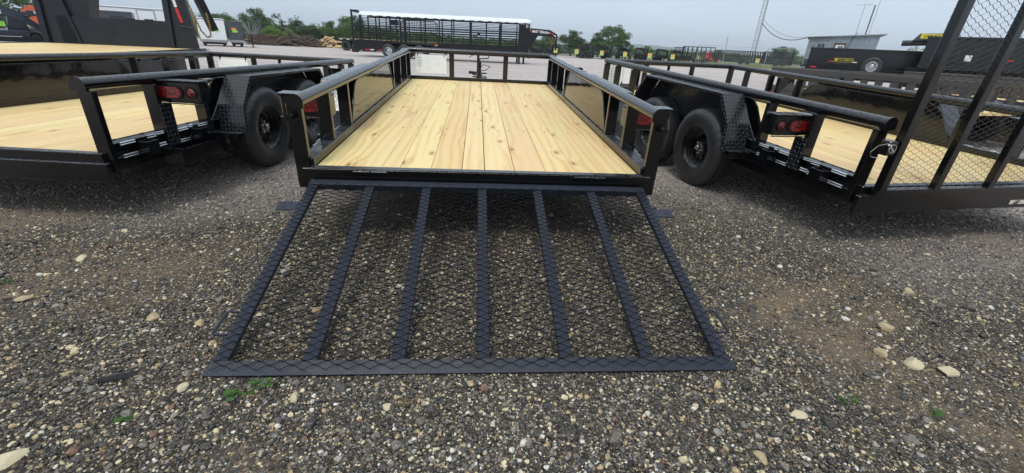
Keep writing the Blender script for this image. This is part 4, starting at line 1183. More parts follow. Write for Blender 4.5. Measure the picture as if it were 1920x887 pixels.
# ------------------------------------------------------------------ deck-over gooseneck at the left
def deckover():
    rz = radians(8.6)   # width axis (cos, sin)
    t = thing('gooseneck_flatbed', 'charcoal gooseneck flatbed with tapered uprights, behind the left utility trailer', 'flatbed trailer', (-5.90, 7.85, 0), rz)
    # local: x across (deck from -2.35 to 0), y forward, front edge of deck y=0
    Wd = 2.62; L = 4.75; z = .75
    for k in range(13):
        w = Wd / 13
        link('plank', cached('dkp', lambda: MB().box(-w/2 + .002, w/2 - .002, -L, 0, -.04, 0, .003).mesh('plank')), WOOD, t, loc=(-Wd + w * (k + .5), 0, z))
    link('side_rail', MB().box(0.0, .05, -L, .25, z - .16, z + .012, .004).box(.052, .12, -L, .25, z - .02, z - .005, .003).box(.052, .12, -L, .25, z - .145, z - .13, .003).mesh('side_rail'), DGREY, t)
    link('side_rail', MB().box(-Wd - .05, -Wd, -L, .25, z - .16, z + .012, .004).mesh('side_rail'), DGREY, t)
    for k in range(8): link('stake_pocket', cached('dsp', lambda: MB().box(.05, .11, -.045, .045, z - .128, z - .022, .003).mesh('stake_pocket')), DGREY, t, loc=(0, -.12 - k * .6, 0))
    link('main_beam', MB().box(-.55, -.42, -L, .4, z - .50, z - .46, .004).box(-.50, -.47, -L, .4, z - .46, z - .20).box(-.55, -.42, -L, .4, z - .20, z - .165).mesh('main_beam'), DGREY, t)
    link('main_beam', MB().box(-1.95, -1.82, -L, .4, z - .50, z - .165, .004).mesh('main_beam'), DGREY, t)
    link('rear_dovetail', MB().prism([(-L, z - .16), (-L, z + .0), (-L - .9, z - .22), (-L - .9, z - .34)], 'X', -Wd - .05, .05).mesh('rear_dovetail'), DGREY, t)
    # headboard between the uprights
    link('headboard', MB().box(-2.35, -.44, -.02, .02, z + .001, z + .50, .004).mesh('headboard'), DGREY, t)
    for x in (-1.85, -1.1, -.78): link('tie_lug', cached('dlg', lambda: MB().box(-.07, .07, -.03, .03, z + .5, z + .52, .003).mesh('tie_lug')), DGREY, t, loc=(x, 0, 0))
    def upright(x0, x1, xt0, xt1, zt, nm='upright'):
        m = MB()
        m.prism([(x0, z + .001), (x1, z + .001), (xt1, zt), (xt0, zt)], 'Y', -.02, .02)
        m.bar((x0, -.05, z), (xt0, -.05, zt), .05, .10, .004, up=(1, 0, 0))
        m.bar((x1, .0, z), (xt1, .0, zt), .10, .05, .004, up=(1, 0, 0))
        return link(nm, m.mesh(nm), DGREY, t)
    up = upright(-.46, -.02, -.34, -.10, 2.35)
    upright(-2.60, -2.05, -2.50, -2.30, 2.35)
    link('neck_box', MB().prism([(-2.55, z + .45), (-1.83, z + .45), (-1.50, 2.4), (-2.5, 2.4)], 'Y', .03, .35).mesh('neck_box'), DGREY, t)
    for (a, b, m) in (((-.27, 1.78), (-.235, 1.52), WHT), ((-.235, 1.50), (-.19, 1.24), REDT)):
        link('reflector_tape', MB().bar((a[0], -.026, a[1]), (b[0], -.026, b[1]), .05, .006, up=(0, 1, 0)).mesh('reflector_tape'), m, up)
    link('latch_bar', MB().tube([(-.25, -.05, 1.18), (.05, -.05, 1.14)], .014, 8).mesh('latch_bar'), DGREY, up)
    # neck beams run up and forward, coupler hangs at the end
    link('neck_beam', MB().bar((-.35, .1, 2.25), (.15, 2.3, 2.75), .14, .30, .006).bar((-2.1, .1, 2.35), (-.3, 2.3, 2.8), .14, .30, .006).mesh('neck_beam'), DGREY, t)
    cp = link('coupler_post', MB().bar((-.12, .55, 2.1), (.10, .75, 1.12), .17, .14, .006).mesh('coupler_post'), BLACKF, t)
    # two looped chains of real links
    def link_mesh():
        m = MB(); pts = []
        for k in range(13):
            a = 2 * pi * k / 12; pts.append((.014 * cos(a), 0, .027 * sin(a)))
        return m.tube(pts, .0072, 5, caps=False).mesh('chain_link', smooth=1)
    def chain(pts, n, par):
        P = [Vector(p) for p in pts]; seg = []; tot = 0
        for a, b in zip(P[:-1], P[1:]): seg.append((b - a).length); tot += seg[-1]
        for i in range(n):
            s_ = (i + .5) / n * tot; k = 0
            while k < len(seg) - 1 and s_ > seg[k]: s_ -= seg[k]; k += 1
            p = P[k].lerp(P[k + 1], s_ / seg[k]); d = (P[k + 1] - P[k]).normalized()
            o_ = link('chain_link', cached('chl', link_mesh), GOLD, par, loc=p)
            o_.rotation_euler = (d.to_track_quat('Z', 'Y').to_matrix() @ Matrix.Rotation(pi / 2 * (i % 2), 3, 'Z')).to_euler()
    c1 = thing('safety_chain', 'yellow zinc safety chain hanging in a loop from the charcoal gooseneck flatbed', 'chain', group='chains on the charcoal gooseneck')
    c1.matrix_basis = t.matrix_basis @ Matrix.Translation((-.30, 0, 0))
    chain([(.10, .5, 1.62), (.17, .5, 1.35), (.24, .5, 1.1), (.33, .5, .98), (.40, .5, 1.0), (.42, .5, 1.2), (.40, .5, 1.45)], 36, c1)
    c2 = thing('safety_chain', 'shorter yellow zinc chain hanging straight with a hook, left of the looped one', 'chain', group='chains on the charcoal gooseneck')
    c2.matrix_basis = t.matrix_basis @ Matrix.Translation((-.27, 0, 0))
    chain([(.06, .45, 1.60), (.12, .45, 1.25), (.17, .45, .95)], 18, c2)
    link('hook', MB().tube([(.02, .45, 1.62), (.0, .45, 1.68), (.04, .45, 1.73), (.09, .45, 1.70), (.09, .45, 1.62)], .012, 6).mesh('hook', smooth=.9), GOLD, c2)
    for x in (-1.9, -.25):
        link('landing_leg', cached('dll', lambda: MB().box(-.05, .05, .28, .38, 0.01, .6, .004).box(-.1, .1, .23, .43, 0, .02).mesh('landing_leg')), BLACKF, t, loc=(x, 0, 0))
    for y in (-2.9, -3.8):
        for sx, a in ((-.22, pi / 2), (-2.12, -pi / 2)):
            far_wheel(t, sx, y, .36, .36, .22, a)
deckover()

# ------------------------------------------------------------------ generic gooseneck trailer seen from its neck end
def neck_trailer(label, loc, rz, group, sc=1.0, mat=None):
    mat = mat or BLACKF
    t = thing('gooseneck_trailer', label, 'gooseneck trailer', loc, rz, group)
    link('deck', MB().box(-1.15, 1.15, 0, 7.0, .62, .80, .01).mesh('deck'), mat, t)
    for x in (-.95, .95):
        link('upright', MB().prism([(x - .20, .80), (x + .20, .80), (x * .92 + .08, 1.95), (x * .92 - .08, 1.95)], 'Y', -.03, .05).mesh('upright'), mat, t)
        link('landing_leg', MB().box(x * .55 - .06, x * .55 + .06, -.06, .06, 0, .9).box(x * .55 - .13, x * .55 + .13, -.13, .13, 0, .03).mesh('landing_leg'), mat, t)
    link('crossbeam', MB().box(-.98, .98, -.04, .06, 1.82, 1.98, .01).box(-.98, .98, -.02, .03, .80, 1.02).mesh('crossbeam'), mat, t)
    link('neck', MB().bar((-.80, .0, 1.90), (-.10, -1.9, 1.70), .10, .26).bar((.80, .0, 1.90), (.10, -1.9, 1.70), .10, .26).tube([(0, -1.9, 1.75), (0, -1.9, .80)], .07, 10).mesh('neck'), mat, t)
    link('reflector_tape', MB().box(-.93, -.6, -.048, -.042, 1.86, 1.93).mesh('reflector_tape'), REDT, t)
    link('reflector_tape', MB().box(.55, .8, -.048, -.042, 1.86, 1.93).mesh('reflector_tape'), WHT, t)
    link('toolbox', MB().box(-.5, .45, -.35, -.05, .84, 1.12, .02).mesh('toolbox'), mat, t)
    for y in (4.2, 5.1):
        for sx, a in ((-1.0, -pi / 2), (1.0, pi / 2)): far_wheel(t, sx, y, .38, .38, .24, a)
    t.scale = (sc,) * 3
    return t
ROW = [(7.9, 60.6, .80, 'first gooseneck trailer from the left in the far row, seen under the livestock trailer neck'),
       (10.2, 62.0, .78, 'second gooseneck trailer from the left in the far row, just behind the livestock trailer coupler'),
       (15.1, 61.7, .84, 'third gooseneck trailer in the far row, standing alone right of the round tree'),
       (17.5, 61.1, .86, 'fourth gooseneck trailer in the far row, under the tall wooden pole'),
       (19.9, 60.5, .84, 'fifth gooseneck trailer in the far row, just right of the big tree'),
       (22.2, 59.7, .88, 'sixth gooseneck trailer in the far row, with open hills behind it'),
       (24.7, 58.9, .86, 'seventh gooseneck trailer in the far row, in front of the small bright bush'),
       (26.5, 58.3, .80, 'last gooseneck trailer in the far row, half behind the tall black cage')]
proto = None
for i, (x, y, sc, lab) in enumerate(ROW):
    k = sc * .96
    if proto is None:
        proto = neck_trailer(lab, (x, y, 0), radians(3), 'far row of gooseneck trailers', k); o_ = proto
    else:
        o_ = copy_tree(proto); o_.location = (x, y, 0); o_['label'] = lab; o_.scale = (k, k, k); o_.rotation_euler = (0, 0, radians(R.uniform(-16, 6)))
SG = [(10.2, 58.6, .66), (12.9, 58.1, .62), (16.05, 57.3, .60), (18.9, 56.5, .58), (21.8, 55.5, .56), (24.4, 54.5, .62)]
ORDN = ['leftmost yellow and green price sign, below the livestock trailer coupler', 'second price sign from the left, on its own left of the third gooseneck trailer', 'third price sign from the left, in front of the trailer by the wooden pole',
        'fourth price sign from the left, right of the big tree', 'fifth price sign from the left, in front of the bright bush', 'price sign at the right end of the row, beside the black cage']
def price_sign(x, y, z, lab):
    t = thing('price_sign', lab, 'sign', (x, y, z), radians(-15), 'yellow price signs in the far row')
    t.scale = (.8, .8, 1.0)
    link('board', cached('psb', lambda: MB().box(-.30, .30, -.01, .01, 0, .56, .006).mesh('board')), YEL_P, t)
    link('print', cached('psp', lambda: MB().box(-.20, .20, -.016, -.011, .30, .48).mesh('print')), ORGS, t)
    link('print', cached('psq', lambda: MB().box(-.22, .24, -.016, -.011, .07, .20).mesh('print')), GRNS, t)
    link('stake', cached('pss', lambda: MB().box(-.03, .03, .011, .03, -z, .3).mesh('stake')), BLACKF, t)
YEL_P = mat_simple('pale_yellow_board', (0.62, 0.58, 0.24), 0.5)
for (x, y, z), lab in zip(SG, ORDN): price_sign(x, y, .50, lab)

# fill between: low equipment in the row
def lowboy(label, x, y, rz, L=6.5):
    t = thing('flatbed_trailer', label, 'flatbed trailer', (x, y, 0), rz, 'low trailers parked in the far row')
    link('deck', MB().box(0, L, 0, 2.1, .50, .66, .01).mesh('deck'), BLACKF, t)
    link('tongue', MB().bar((0, .2, .5), (-1.3, 1.05, .5), .08, .12).bar((0, 1.9, .5), (-1.3, 1.05, .5), .08, .12).mesh('tongue'), BLACKF, t)
    link('jack', MB().tube([(-1.1, 1.05, 0), (-1.1, 1.05, 1.0)], .04, 8).mesh('jack'), BLACKF, t)
    link('fender', MB().prism([(L*.5, .66), (L*.5+.2, .9), (L*.5+1.7, .9), (L*.5+1.9, .66)], 'Y', -.22, 0).mesh('fender'), BLACKF, t)
    for x_ in (L*.5+.5, L*.5+1.4):
        far_wheel(t, x_, -.10, .34, .34, .22); far_wheel(t, x_, 2.2, .34, .34, .22, pi)
lowboy('low black flatbed trailer left of the second price sign in the far row', 11.2, 59.3, radians(-6), 4.5)
lowboy('low black flatbed trailer behind the price sign by the wooden pole', 21.8, 68.6, radians(-10), 5.0)
lowboy('low black flatbed trailer between the last gooseneck trailers of the far row', 28.6, 68.2, radians(-10), 5.0)

# ------------------------------------------------------------------ tall cage trailers
def cage(label, x, y, rz, L, H, zb, D=2.0, nb=9, solid=False):
    t = thing('cage_trailer', label, 'cage trailer', (x, y, 0), rz, 'tall black cage trailers')
    fr = MB(); b = .07
    for yy in (0, D):
        fr.box(0, L, yy - b/2, yy + b/2, H - b, H); fr.box(0, L, yy - b/2, yy + b/2, zb, zb + .14); fr.box(0, L, yy - b/2, yy + b/2, (zb + H) / 2, (zb + H) / 2 + b)
    for xx in (0, L): fr.box(xx - b/2, xx + b/2, 0, D, H - b, H); fr.box(xx - b/2, xx + b/2, 0, D, zb, zb + .14)
    link('frame', fr.mesh('frame'), BLACKF, t)
    link('floor', MB().box(0, L, 0, D, zb, zb + .08).mesh('floor'), BLACKF, t)
    for k in range(nb + 1):
        for yy in (0, D): link('upright', cached(('cu', H, zb), lambda: MB().box(-.04, .04, -.04, .04, zb, H).mesh('upright')), BLACKF, t, loc=(L * k / nb, yy, 0))
    for k in range(1, 5):
        for xx in (0, L): link('end_bar', cached(('ce', H, zb), lambda: MB().box(-.03, .03, -.03, .03, zb, H).mesh('end_bar')), BLACKF, t, loc=(xx, D * k / 5, 0))
    if solid: link('mesh_panel', MB().box(.02, L * .98, D * .5, D * .5 + .02, zb + .1, H - .2).mesh('mesh_panel'), BLACKF, t)
    for x_ in (L*.45, L*.45+.9): far_wheel(t, x_, -.12, .36, .36, .22)
    return t
cage('tall black cage trailer at the right end of the far row, before the fence', 27.0, 57.7, radians(-28), 3.9, 2.15, .45, 1.9, 7)
cage('long black cage trailer behind the fence, left of the lattice tower', 37.5, 66.4, radians(-24), 5.6, 2.05, .45, 2.0, 16, False)
cage('black cage trailer with a yellow bar, under the lattice tower', 42.2, 63.4, radians(-30), 3.6, 2.15, .40, 2.0, 12, False)
cg = thing('steel_basket', 'small black slatted basket leaning against the left end of the tall cage trailer', 'steel basket', (26.1, 58.2, .2), radians(-28))
for k in range(8): link('bar', cached('bkb', lambda: MB().box(-.03, .03, -.03, .03, 0, 1.75).mesh('bar')), BLACKF, cg, loc=(k * .19, .1 * (k % 2), 0))
link('frame', MB().box(-.04, 1.4, -.05, .15, 1.72, 1.8).box(-.04, 1.4, -.05, .15, 0, .6).mesh('frame'), BLACKF, cg)

# red truck
def truck():
    t = thing('semi_truck', 'red semi truck with a tall sleeper cab, behind the fence', 'truck', (42.6, 82.4, 0), radians(-27))
    link('cab', MB().prism([(0, .35), (0, 1.55), (.15, 1.62), (1.5, 1.55), (1.62, 1.15), (2.4, 1.02), (2.5, .85), (2.5, .35)], 'Y', 0, 1.8).mesh('cab'), REDP, t)
    link('window', MB().prism([(1.0, 1.1), (1.0, 1.45), (1.42, 1.42), (1.52, 1.1)], 'Y', -.015, -.002).mesh('window'), GLASSD, t)
    link('bumper', MB().box(2.45, 2.6, 0, 1.8, .2, .45, .02).mesh('bumper'), SILVER, t)
    for x in (.3, 2.0): far_wheel(t, x, .0, .36, .36, .24)
    link('roof_fairing', MB().prism([(.2, 1.6), (.5, 1.78), (1.4, 1.72), (1.55, 1.56)], 'Y', .2, 1.6).mesh('roof_fairing'), REDP, t)
truck()
price_sign(36.9, 73.0, .50, 'yellow price sign in front of the red semi truck')
price_sign(38.2, 58.6, .55, 'narrow pale sign hanging on the fence before the long cage trailer')

# chain link fence
def fence():
    t = thing('chain_link_fence', 'tall galvanised chain link fence in front of the cage trailers', 'fence')
    pts = [(26.9, 53.3), (29.6, 51.9), (33.5, 49.6), (37.5, 47.3), (41.5, 45.0)]
    for i, (x, y) in enumerate(pts):
        link('fence_post', MB().tube([(x, y, 0), (x, y, 3.35 if i == 1 else 2.3)], .035, 8).mesh('fence_post'), GALV, t)
    back = [(26.9, 53.3), (28.6, 56.5), (30.5, 60), (32.5, 63.6)]
    for seq in (pts,):
        for a, b in zip(seq[:-1], seq[1:]):
            link('top_tube', MB().tube([(a[0], a[1], 2.28), (b[0], b[1], 2.28)], .022, 6).mesh('top_tube'), GALV, t)
            m = MB(); n = 22; d = Vector((b[0] - a[0], b[1] - a[1], 0))
            for k in range(-8, n):
                for sgn in (1, -1):
                    u0, u1 = k / n, (k + 8) / n
                    z0, z1 = (0.05, 2.25) if sgn > 0 else (2.25, .05)
                    c0, c1 = max(0, u0), min(1, u1)
                    if c1 <= c0: continue
                    za = z0 + (z1 - z0) * (c0 - u0) / (u1 - u0); zb_ = z0 + (z1 - z0) * (c1 - u0) / (u1 - u0)
                    m.tube([(a[0] + d.x * c0, a[1] + d.y * c0, za), (a[0] + d.x * c1, a[1] + d.y * c1, zb_)], .0035, 3)
            w_ = link('wire_mesh', m.mesh('wire_mesh'), GALV, t); w_['kind'] = 'stuff'
fence()

# lattice tower with guy cable
def tower():
    bx, by = 52.2, 82.9; H = 13.0; w = .46
    t = thing('lattice_tower', 'thin grey steel lattice radio tower rising out of the picture', 'tower', (bx, by, 0), radians(20))
    cs = [(w, 0), (-w * .5, w * .87), (-w * .5, -w * .87)]
    for x, y in cs: link('tower_leg', cached('twl', lambda: MB().tube([(0, 0, 0), (0, 0, H)], .045, 6).mesh('tower_leg')), GALV, t, loc=(x, y, 0))
    n = 22
    for k in range(n):
        z0, z1 = H * k / n, H * (k + 1) / n
        for i in range(3):
            a = cs[i]; b = cs[(i + 1) % 3]
            if k % 2: a, b = b, a
            link('brace', cached(('twb', i, k % 2), lambda: MB().tube([(a[0], a[1], 0), (b[0], b[1], H / n)], .018, 4).tube([(a[0], a[1], 0), (b[0], b[1], 0)], .018, 4).mesh('brace')), GALV, t, loc=(0, 0, z0))
tower()
def cable(pts, r, label, mat=INK):
    o_ = link('cable', MB().tube(pts, r, 5).mesh('cable', smooth=1), mat); tag(o_, label, 'cable', 'overhead cables')
def catenary(a, b, sag, n=16):
    a = Vector(a); b = Vector(b); return [tuple(a.lerp(b, i / n) - Vector((0, 0, sag * 4 * (i / n) * (1 - i / n)))) for i in range(n + 1)]
cable(catenary((52.2, 82.7, 7.2), (47.2, 62.3, 4.25), 1.35), .055, 'thick black cable sagging from the lattice tower to the metal building')
cable(catenary((52.2, 82.7, 7.9), (47.2, 62.3, 4.25), 1.05), .022, 'thinner black cable running just above the thick one to the building')

# metal building
def building():
    A = Vector((47.2, 62.0, 0)); B = Vector((53.9, 57.0, 0)); d = B - A; L = d.length; rz = atan2(d.y, d.x)
    t = thing('metal_building', 'grey blue corrugated metal building behind the black dump trailer', 'building', tuple(A), rz)
    link('wall', MB().prism([(0, 0), (L * .94, 0), (L * .955, 4.75), (0.0, 4.2)], 'Y', 0, 7.0).mesh('wall'), CORR, t)
    link('roof', MB().prism([(-.25, 4.2), (L * 1.03, 4.80), (L * 1.03, 4.92), (-.25, 4.31)], 'Y', -.3, 7.3).mesh('roof'), GALV, t)
    link('roof_trim', MB().bar((-.25, -.31, 4.2), (2.6, -.31, 4.38), .06, .08).mesh('roof_trim'), RUST, t)
    def win(x0, x1, z0, z1, white=False):
        w = link('window', MB().box(x0, x1, -.04, -.003, z0, z1, .01).mesh('window'), WHT if white else GALV, t)
        link('pane', MB().box(x0 + .08, x1 - .08, -.05, -.041, z0 + .07, z1 - .07).mesh('pane'), GLASSD, w)
        link('mullion', MB().box((x0 + x1) / 2 - .03, (x0 + x1) / 2 + .03, -.056, -.051, z0 + .05, z1 - .05).mesh('mullion'), WHT if white else GALV, w)
    win(1.15, 2.15, 2.9, 3.55); win(.55, .95, 2.85, 3.4)
    ac = link('air_conditioner', MB().box(3.35, 4.35, -.45, -.0, 2.85, 3.35, .03).mesh('air_conditioner'), WHT, t)
    for k in range(7): link('louvre', cached('lvr', lambda: MB().box(3.62, 4.25, -.465, -.452, 0, .03).mesh('louvre')), DARKP, ac, loc=(0, 0, 2.93 + k * .05))
    link('window_frame', MB().box(3.15, 4.55, -.03, -.002, 2.75, 3.65, .01).mesh('window_frame'), RUST, t)
    link('meter', MB().box(1.0, 1.2, -.12, -.002, 3.85, 4.05, .01).mesh('meter'), GALV, t)
    link('vent_pipe', MB().tube([(.35, .4, 4.2), (.35, .4, 4.75)], .05, 8).tube([(.35, .4, 4.75), (.35, .4, 4.85)], .08, 8).mesh('vent_pipe'), WHT, t)
    link('conduit', MB().tube([(4.75, -.08, 3.0), (5.05, -.08, 4.4), (5.4, -.1, 5.0)], .05, 6).mesh('conduit'), DARKP, t)
building()
a_ = thing('tv_antenna', 'thin mast with a spiky television antenna on the metal building roof', 'antenna', (51.25, 58.8, 4.7))
link('mast', MB().tube([(0, 0, -.2), (.0, 0, 3.7)], .03, 6).mesh('mast'), GALV, a_)
link('boom', MB().tube([(-.9, .3, 3.55), (.9, -.3, 3.68)], .02, 5).mesh('boom'), GALV, a_)
for k in range(8):
    link('element', cached('ant%d' % (k % 3), lambda: MB().tube([(-.25 - .08 * (k % 3), -.55, 0), (.25 + .08 * (k % 3), .55, 0)], .011, 4).mesh('element')), GALV, a_, loc=(-.8 + k * .22, .27 - k * .074, 3.56 + k * .016))
tag(link('roof_pipe', MB().tube([(52.12, 58.14, 4.6), (52.12, 58.14, 8.3)], .075, 8).mesh('roof_pipe'), DARKP), 'dark upright pipe on the metal building roof, right of the antenna', 'pipe')
tag(link('guyed_mast', MB().tube([(52.4, 57.9, 4.6), (52.4, 57.9, 10.5)], .028, 6).mesh('guyed_mast'), GALV), 'thin tall pale mast beside the dark roof pipe', 'mast')
tag(link('utility_pole', MB().tube([(58.75, 51.75, 0), (58.6, 51.9, 14)], .2, 10, radii=[.24, .18]).mesh('utility_pole', smooth=.8), POLE), 'weathered wooden utility pole seen through the upright mesh gate', 'utility pole')
tag(link('utility_pole', MB().tube([(20.67, 74.75, 0), (20.61, 74.8, 4.75)], .09, 8).mesh('utility_pole', smooth=.8), BARK), 'bare dark wooden pole standing in the big tree of the far row', 'utility pole')

# ------------------------------------------------------------------ dump trailers
def dump(label, ox, oy, rz, L, zb, zt, first=True):
    t = thing('dump_trailer', label, 'dump trailer', (ox, oy, 0), rz, 'black dump trailers')
    D = 2.1
    link('bed', MB().box(0, L, 0, .06, zb, zt, .01).box(0, L, D - .06, D, zb, zt, .01).box(0, .06, .06, D - .06, zb, zt).box(L - .06, L, .06, D - .06, zb, zt + .0).box(0, L, .0, D, zb - .05, zb + .02).mesh('bed'), BLACK, t)
    link('top_rail', MB().box(-.02, L + .02, -.05, .07, zt - .04, zt + .04, .01).mesh('top_rail'), BLACK, t)
    link('base_rail', MB().box(-.02, L + .02, -.04, .0, zb - .06, zb + .05, .008).mesh('base_rail'), BLACK, t)
    n = 11
    for k in range(n): link('side_rib', cached(('drb', zb, zt), lambda: MB().box(-.04, .04, -.035, 0, zb + .05, zt - .04, .006).mesh('side_rib')), BLACK, t, loc=(.1 + k * (L - .2) / (n - 1), 0, 0))
    link('chassis', MB().box(-.3, L + .6, .45, .6, .45, zb - .055, .01).box(-.3, L + .6, 1.5, 1.65, .45, zb - .055, .01).mesh('chassis'), BLACKF, t)
    link('fender', MB().tube([(.46, -.16, .86), (.66, -.16, 1.10), (1.56, -.16, 1.12), (1.70, -.16, .86)], .022, 8).mesh('fender', smooth=.6), BLACK, t)
    for x in (.78, 1.42):
        far_wheel(t, x, -.08, .36, .36, .22); far_wheel(t, x, D + .08, .36, .36, .22, pi)
    return t
Ad = Vector((14.87, 17.53, 0)); 
dt = dump('black dump trailer with a yellow lettered badge and side-mounted spare tyre', 14.87, 17.53, atan2(14.8 - 17.53, 18.0 - 14.87), 5.2, .88, 1.68)
link('badge', MB().box(1.0, 1.64, -.045, -.037, 1.175, 1.315, .002).mesh('badge'), INK, dt)
link('badge_border', MB().box(.985, 1.655, -.041, -.036, 1.165, 1.325, .002).mesh('badge_border'), YEL, dt)
link('badge_emblem', MB().prism([(1.02, 1.295), (1.12, 1.295), (1.10, 1.23), (1.07, 1.19), (1.04, 1.23)], 'Y', -.049, -.046).mesh('badge_emblem'), YEL, dt)
link('lettering', text_mesh('U.S. BUILT', .100, .002, .0), YEL, dt, loc=(1.385, -.048, 1.243), rot=(pi / 2, 0, 0))
link('reflector_tape', MB().box(.80, .97, -.045, -.037, 1.165, 1.205).mesh('reflector_tape'), REDT, dt)
link('reflector_tape', MB().box(1.67, 1.82, -.045, -.037, 1.165, 1.205).mesh('reflector_tape'), WHT, dt)
link('reflector_tape', MB().box(.16, .40, -.045, -.037, .90, .95).mesh('reflector_tape'), REDT, dt)
far_wheel(dt, 2.36, -.20, 1.05, .36, .22, 0, SILVER)
d2 = dump('taller black dump trailer behind the upright mesh gate, with a tarp roll on top', 15.6 - .7 * cos(radians(46)), 11.9 + .7 * sin(radians(46)), radians(-46), 5.0, 1.15, 2.06)
link('tarp_roll', MB().tube([(-.66, .2, 1.87), (.9, .2, 1.95)], .09, 12).mesh('tarp_roll', smooth=.6), RUBBER_W, d2)
link('tarp_housing', MB().prism([(-.40, 1.96), (-.26, 2.18), (.5, 2.20), (.6, 2.0)], 'Y', .05, .6).mesh('tarp_housing'), DARKP, d2)
link('badge', MB().box(-.22, .34, .035, .045, 2.03, 2.17).mesh('badge'), YEL, d2)
link('lettering', text_mesh('U.S.BUILT', .10, .002, .003), INK, d2, loc=(.06, .03, 2.10), rot=(pi / 2, 0, 0))
link('warning_decal', MB().box(1.08, 1.24, -.045, -.037, 1.38, 1.56).mesh('warning_decal'), WHT, d2)
link('reflector_tape', MB().box(1.85, 1.98, -.045, -.037, 1.43, 1.47).mesh('reflector_tape'), WHT, d2)
link('reflector_tape', MB().box(1.99, 2.2, -.045, -.037, 1.43, 1.47).mesh('reflector_tape'), REDT, d2)
d3 = dump('small low black dump trailer in the distance left of the metal building', 42.6, 55.5, radians(-40), 4.2, .7, 1.35)

# ------------------------------------------------------------------ grey slatted utility trailers at the right
def slat_side(t, a, b, zt, zb, n, zt2=None, zb2=None):
    zt2 = zt if zt2 is None else zt2; zb2 = zb if zb2 is None else zb2
    link('top_bar', MB().bar((*a, zt - .04), (*b, zt2 - .04), .05, .09, .004).mesh('top_bar'), GREYP, t)
    link('bottom_bar', MB().bar((*a, zb), (*b, zb2), .05, .07, .004).mesh('bottom_bar'), GREYP, t)
    for k in range(n + 1):
        u = k / n; x = a[0] + (b[0] - a[0]) * u; y = a[1] + (b[1] - a[1]) * u
        link('slat', MB().box(x - .045, x + .045, y - .02, y + .02, zb + (zb2 - zb) * u, zt + (zt2 - zt) * u - .05, .003).mesh('slat'), GREYP, t)
def grey_trailer(label, P, u, Ls, Wd, zt, zb, deck=True):
    """P near-left top corner; u direction of the long side"""
    rz = atan2(u[1], u[0])
    t = thing('slat_sided_trailer', label, 'trailer', (P[0], P[1], 0), rz, 'grey slat sided trailers on the right')
    slat_side(t, (0, 0), (Ls, 0), zt, zb, int(Ls / .24)); slat_side(t, (0, Wd), (Ls, Wd), zt, zb, int(Ls / .28)); slat_side(t, (0, 0), (0, Wd), zt, zb, int(Wd / .28))
    link('frame', MB().box(0, Ls, -.02, .05, zb - .16, zb - .04, .005).box(0, Ls, Wd - .05, Wd + .02, zb - .16, zb - .04, .005).box(0, .06, 0, Wd, zb - .16, zb - .04).mesh('frame'), GREYP, t)
    n = 9
    for k in range(n):
        w = (Wd - .12) / n
        link('plank', cached(('gp', round(w, 3), Ls), lambda: MB().box(0.03, Ls - .03, -w/2 + .003, w/2 - .003, -.04, 0).mesh('plank')), WOOD, t, loc=(0, .06 + w * (k + .5), zb - .02))
    for x in (Ls * .5, Ls * .5 + .85):
        far_wheel(t, x, -.18, .34, .34, .2); far_wheel(t, x, Wd + .18, .34, .34, .2, pi)
    return t
ga = grey_trailer('grey slat sided trailer whose open corner points left, behind the right utility trailer', (6.06, 6.62), (.22, -.975), 3.6, 1.9, .99, .62)
link('tail_lamp', MB().box(.12, .18, -.05, -.02, .48, .54).mesh('tail_lamp'), REDT, ga)
gb = grey_trailer('second grey slat sided trailer, farther right behind the upright mesh gate', (8.7, 6.3), (.10, -.995), 3.6, 1.9, 1.04, .66)

# ------------------------------------------------------------------ left background: enclosed trailers, other gooseneck, orange machine
def enclosed(label, a, b, H, D, mat, zb=.35, door=False, sticker=None, name='enclosed_trailer', round_top=False):
    A = Vector((a[0], a[1], 0)); Bv = Vector((b[0], b[1], 0)); d = Bv - A; L = d.length; rz = atan2(d.y, d.x)
    t = thing(name, label, 'enclosed trailer', tuple(A), rz, 'enclosed cargo trailers at the left')
    link('body', MB().box(0, L, 0, D, zb, H, .06 if round_top else .03).mesh('body'), mat, t)
    link('roof_trim', MB().box(-.01, L + .01, -.02, D + .02, H - .10, H - .03, .008).mesh('roof_trim'), GALV if mat is not DARKP else DARKP, t)
    link('base_trim', MB().box(-.01, L + .01, -.015, D, zb, zb + .18, .004).mesh('base_trim'), GALV, t)
    link('undercarriage', MB().box(.1, L - .1, .2, D - .2, zb - .14, zb).mesh('undercarriage'), BLACKF, t)
    for x in (L * .42, L * .42 + .8):
        if L > 3: far_wheel(t, x, .02, .34, .34, .2)
    if L <= 3:
        for x in (.25, L - .25): far_wheel(t, x, .4, .32, .32, .2, pi / 2)
    if door:
        w = link('door', MB().box(L * door - .45, L * door + .45, -.03, -.002, zb + .25, H - .18, .008).mesh('door'), mat, t)
        link('door_frame', MB().box(L*door-.50, L*door-.45, -.035, -.002, zb+.22, H-.15).box(L*door+.45, L*door+.50, -.035, -.002, zb+.22, H-.15).box(L*door-.5, L*door+.5, -.035, -.002, H-.17, H-.13).mesh('door_frame'), GALV, w)
        link('handle', MB().box(L * door - .42, L * door - .36, -.06, -.03, zb + .6, zb + .9).mesh('handle'), DARKP, w)
    if sticker:
        x, z = sticker
        link('sticker', MB().box(x - .16, x + .14, -.02, -.012, z + .02, z + .17).mesh('sticker'), ORGS, t)
        link('sticker', MB().box(x - .12, x + .22, -.024, -.016, z - .14, z + .03).mesh('sticker'), GRNS, t)
    return t
enclosed('long white enclosed trailer with a side door, behind the charcoal gooseneck flatbed', (-25.6, 31.6), (-21.6, 33.9), 2.28, 2.2, WHITE, .3, door=.62, name='enclosed_trailer')
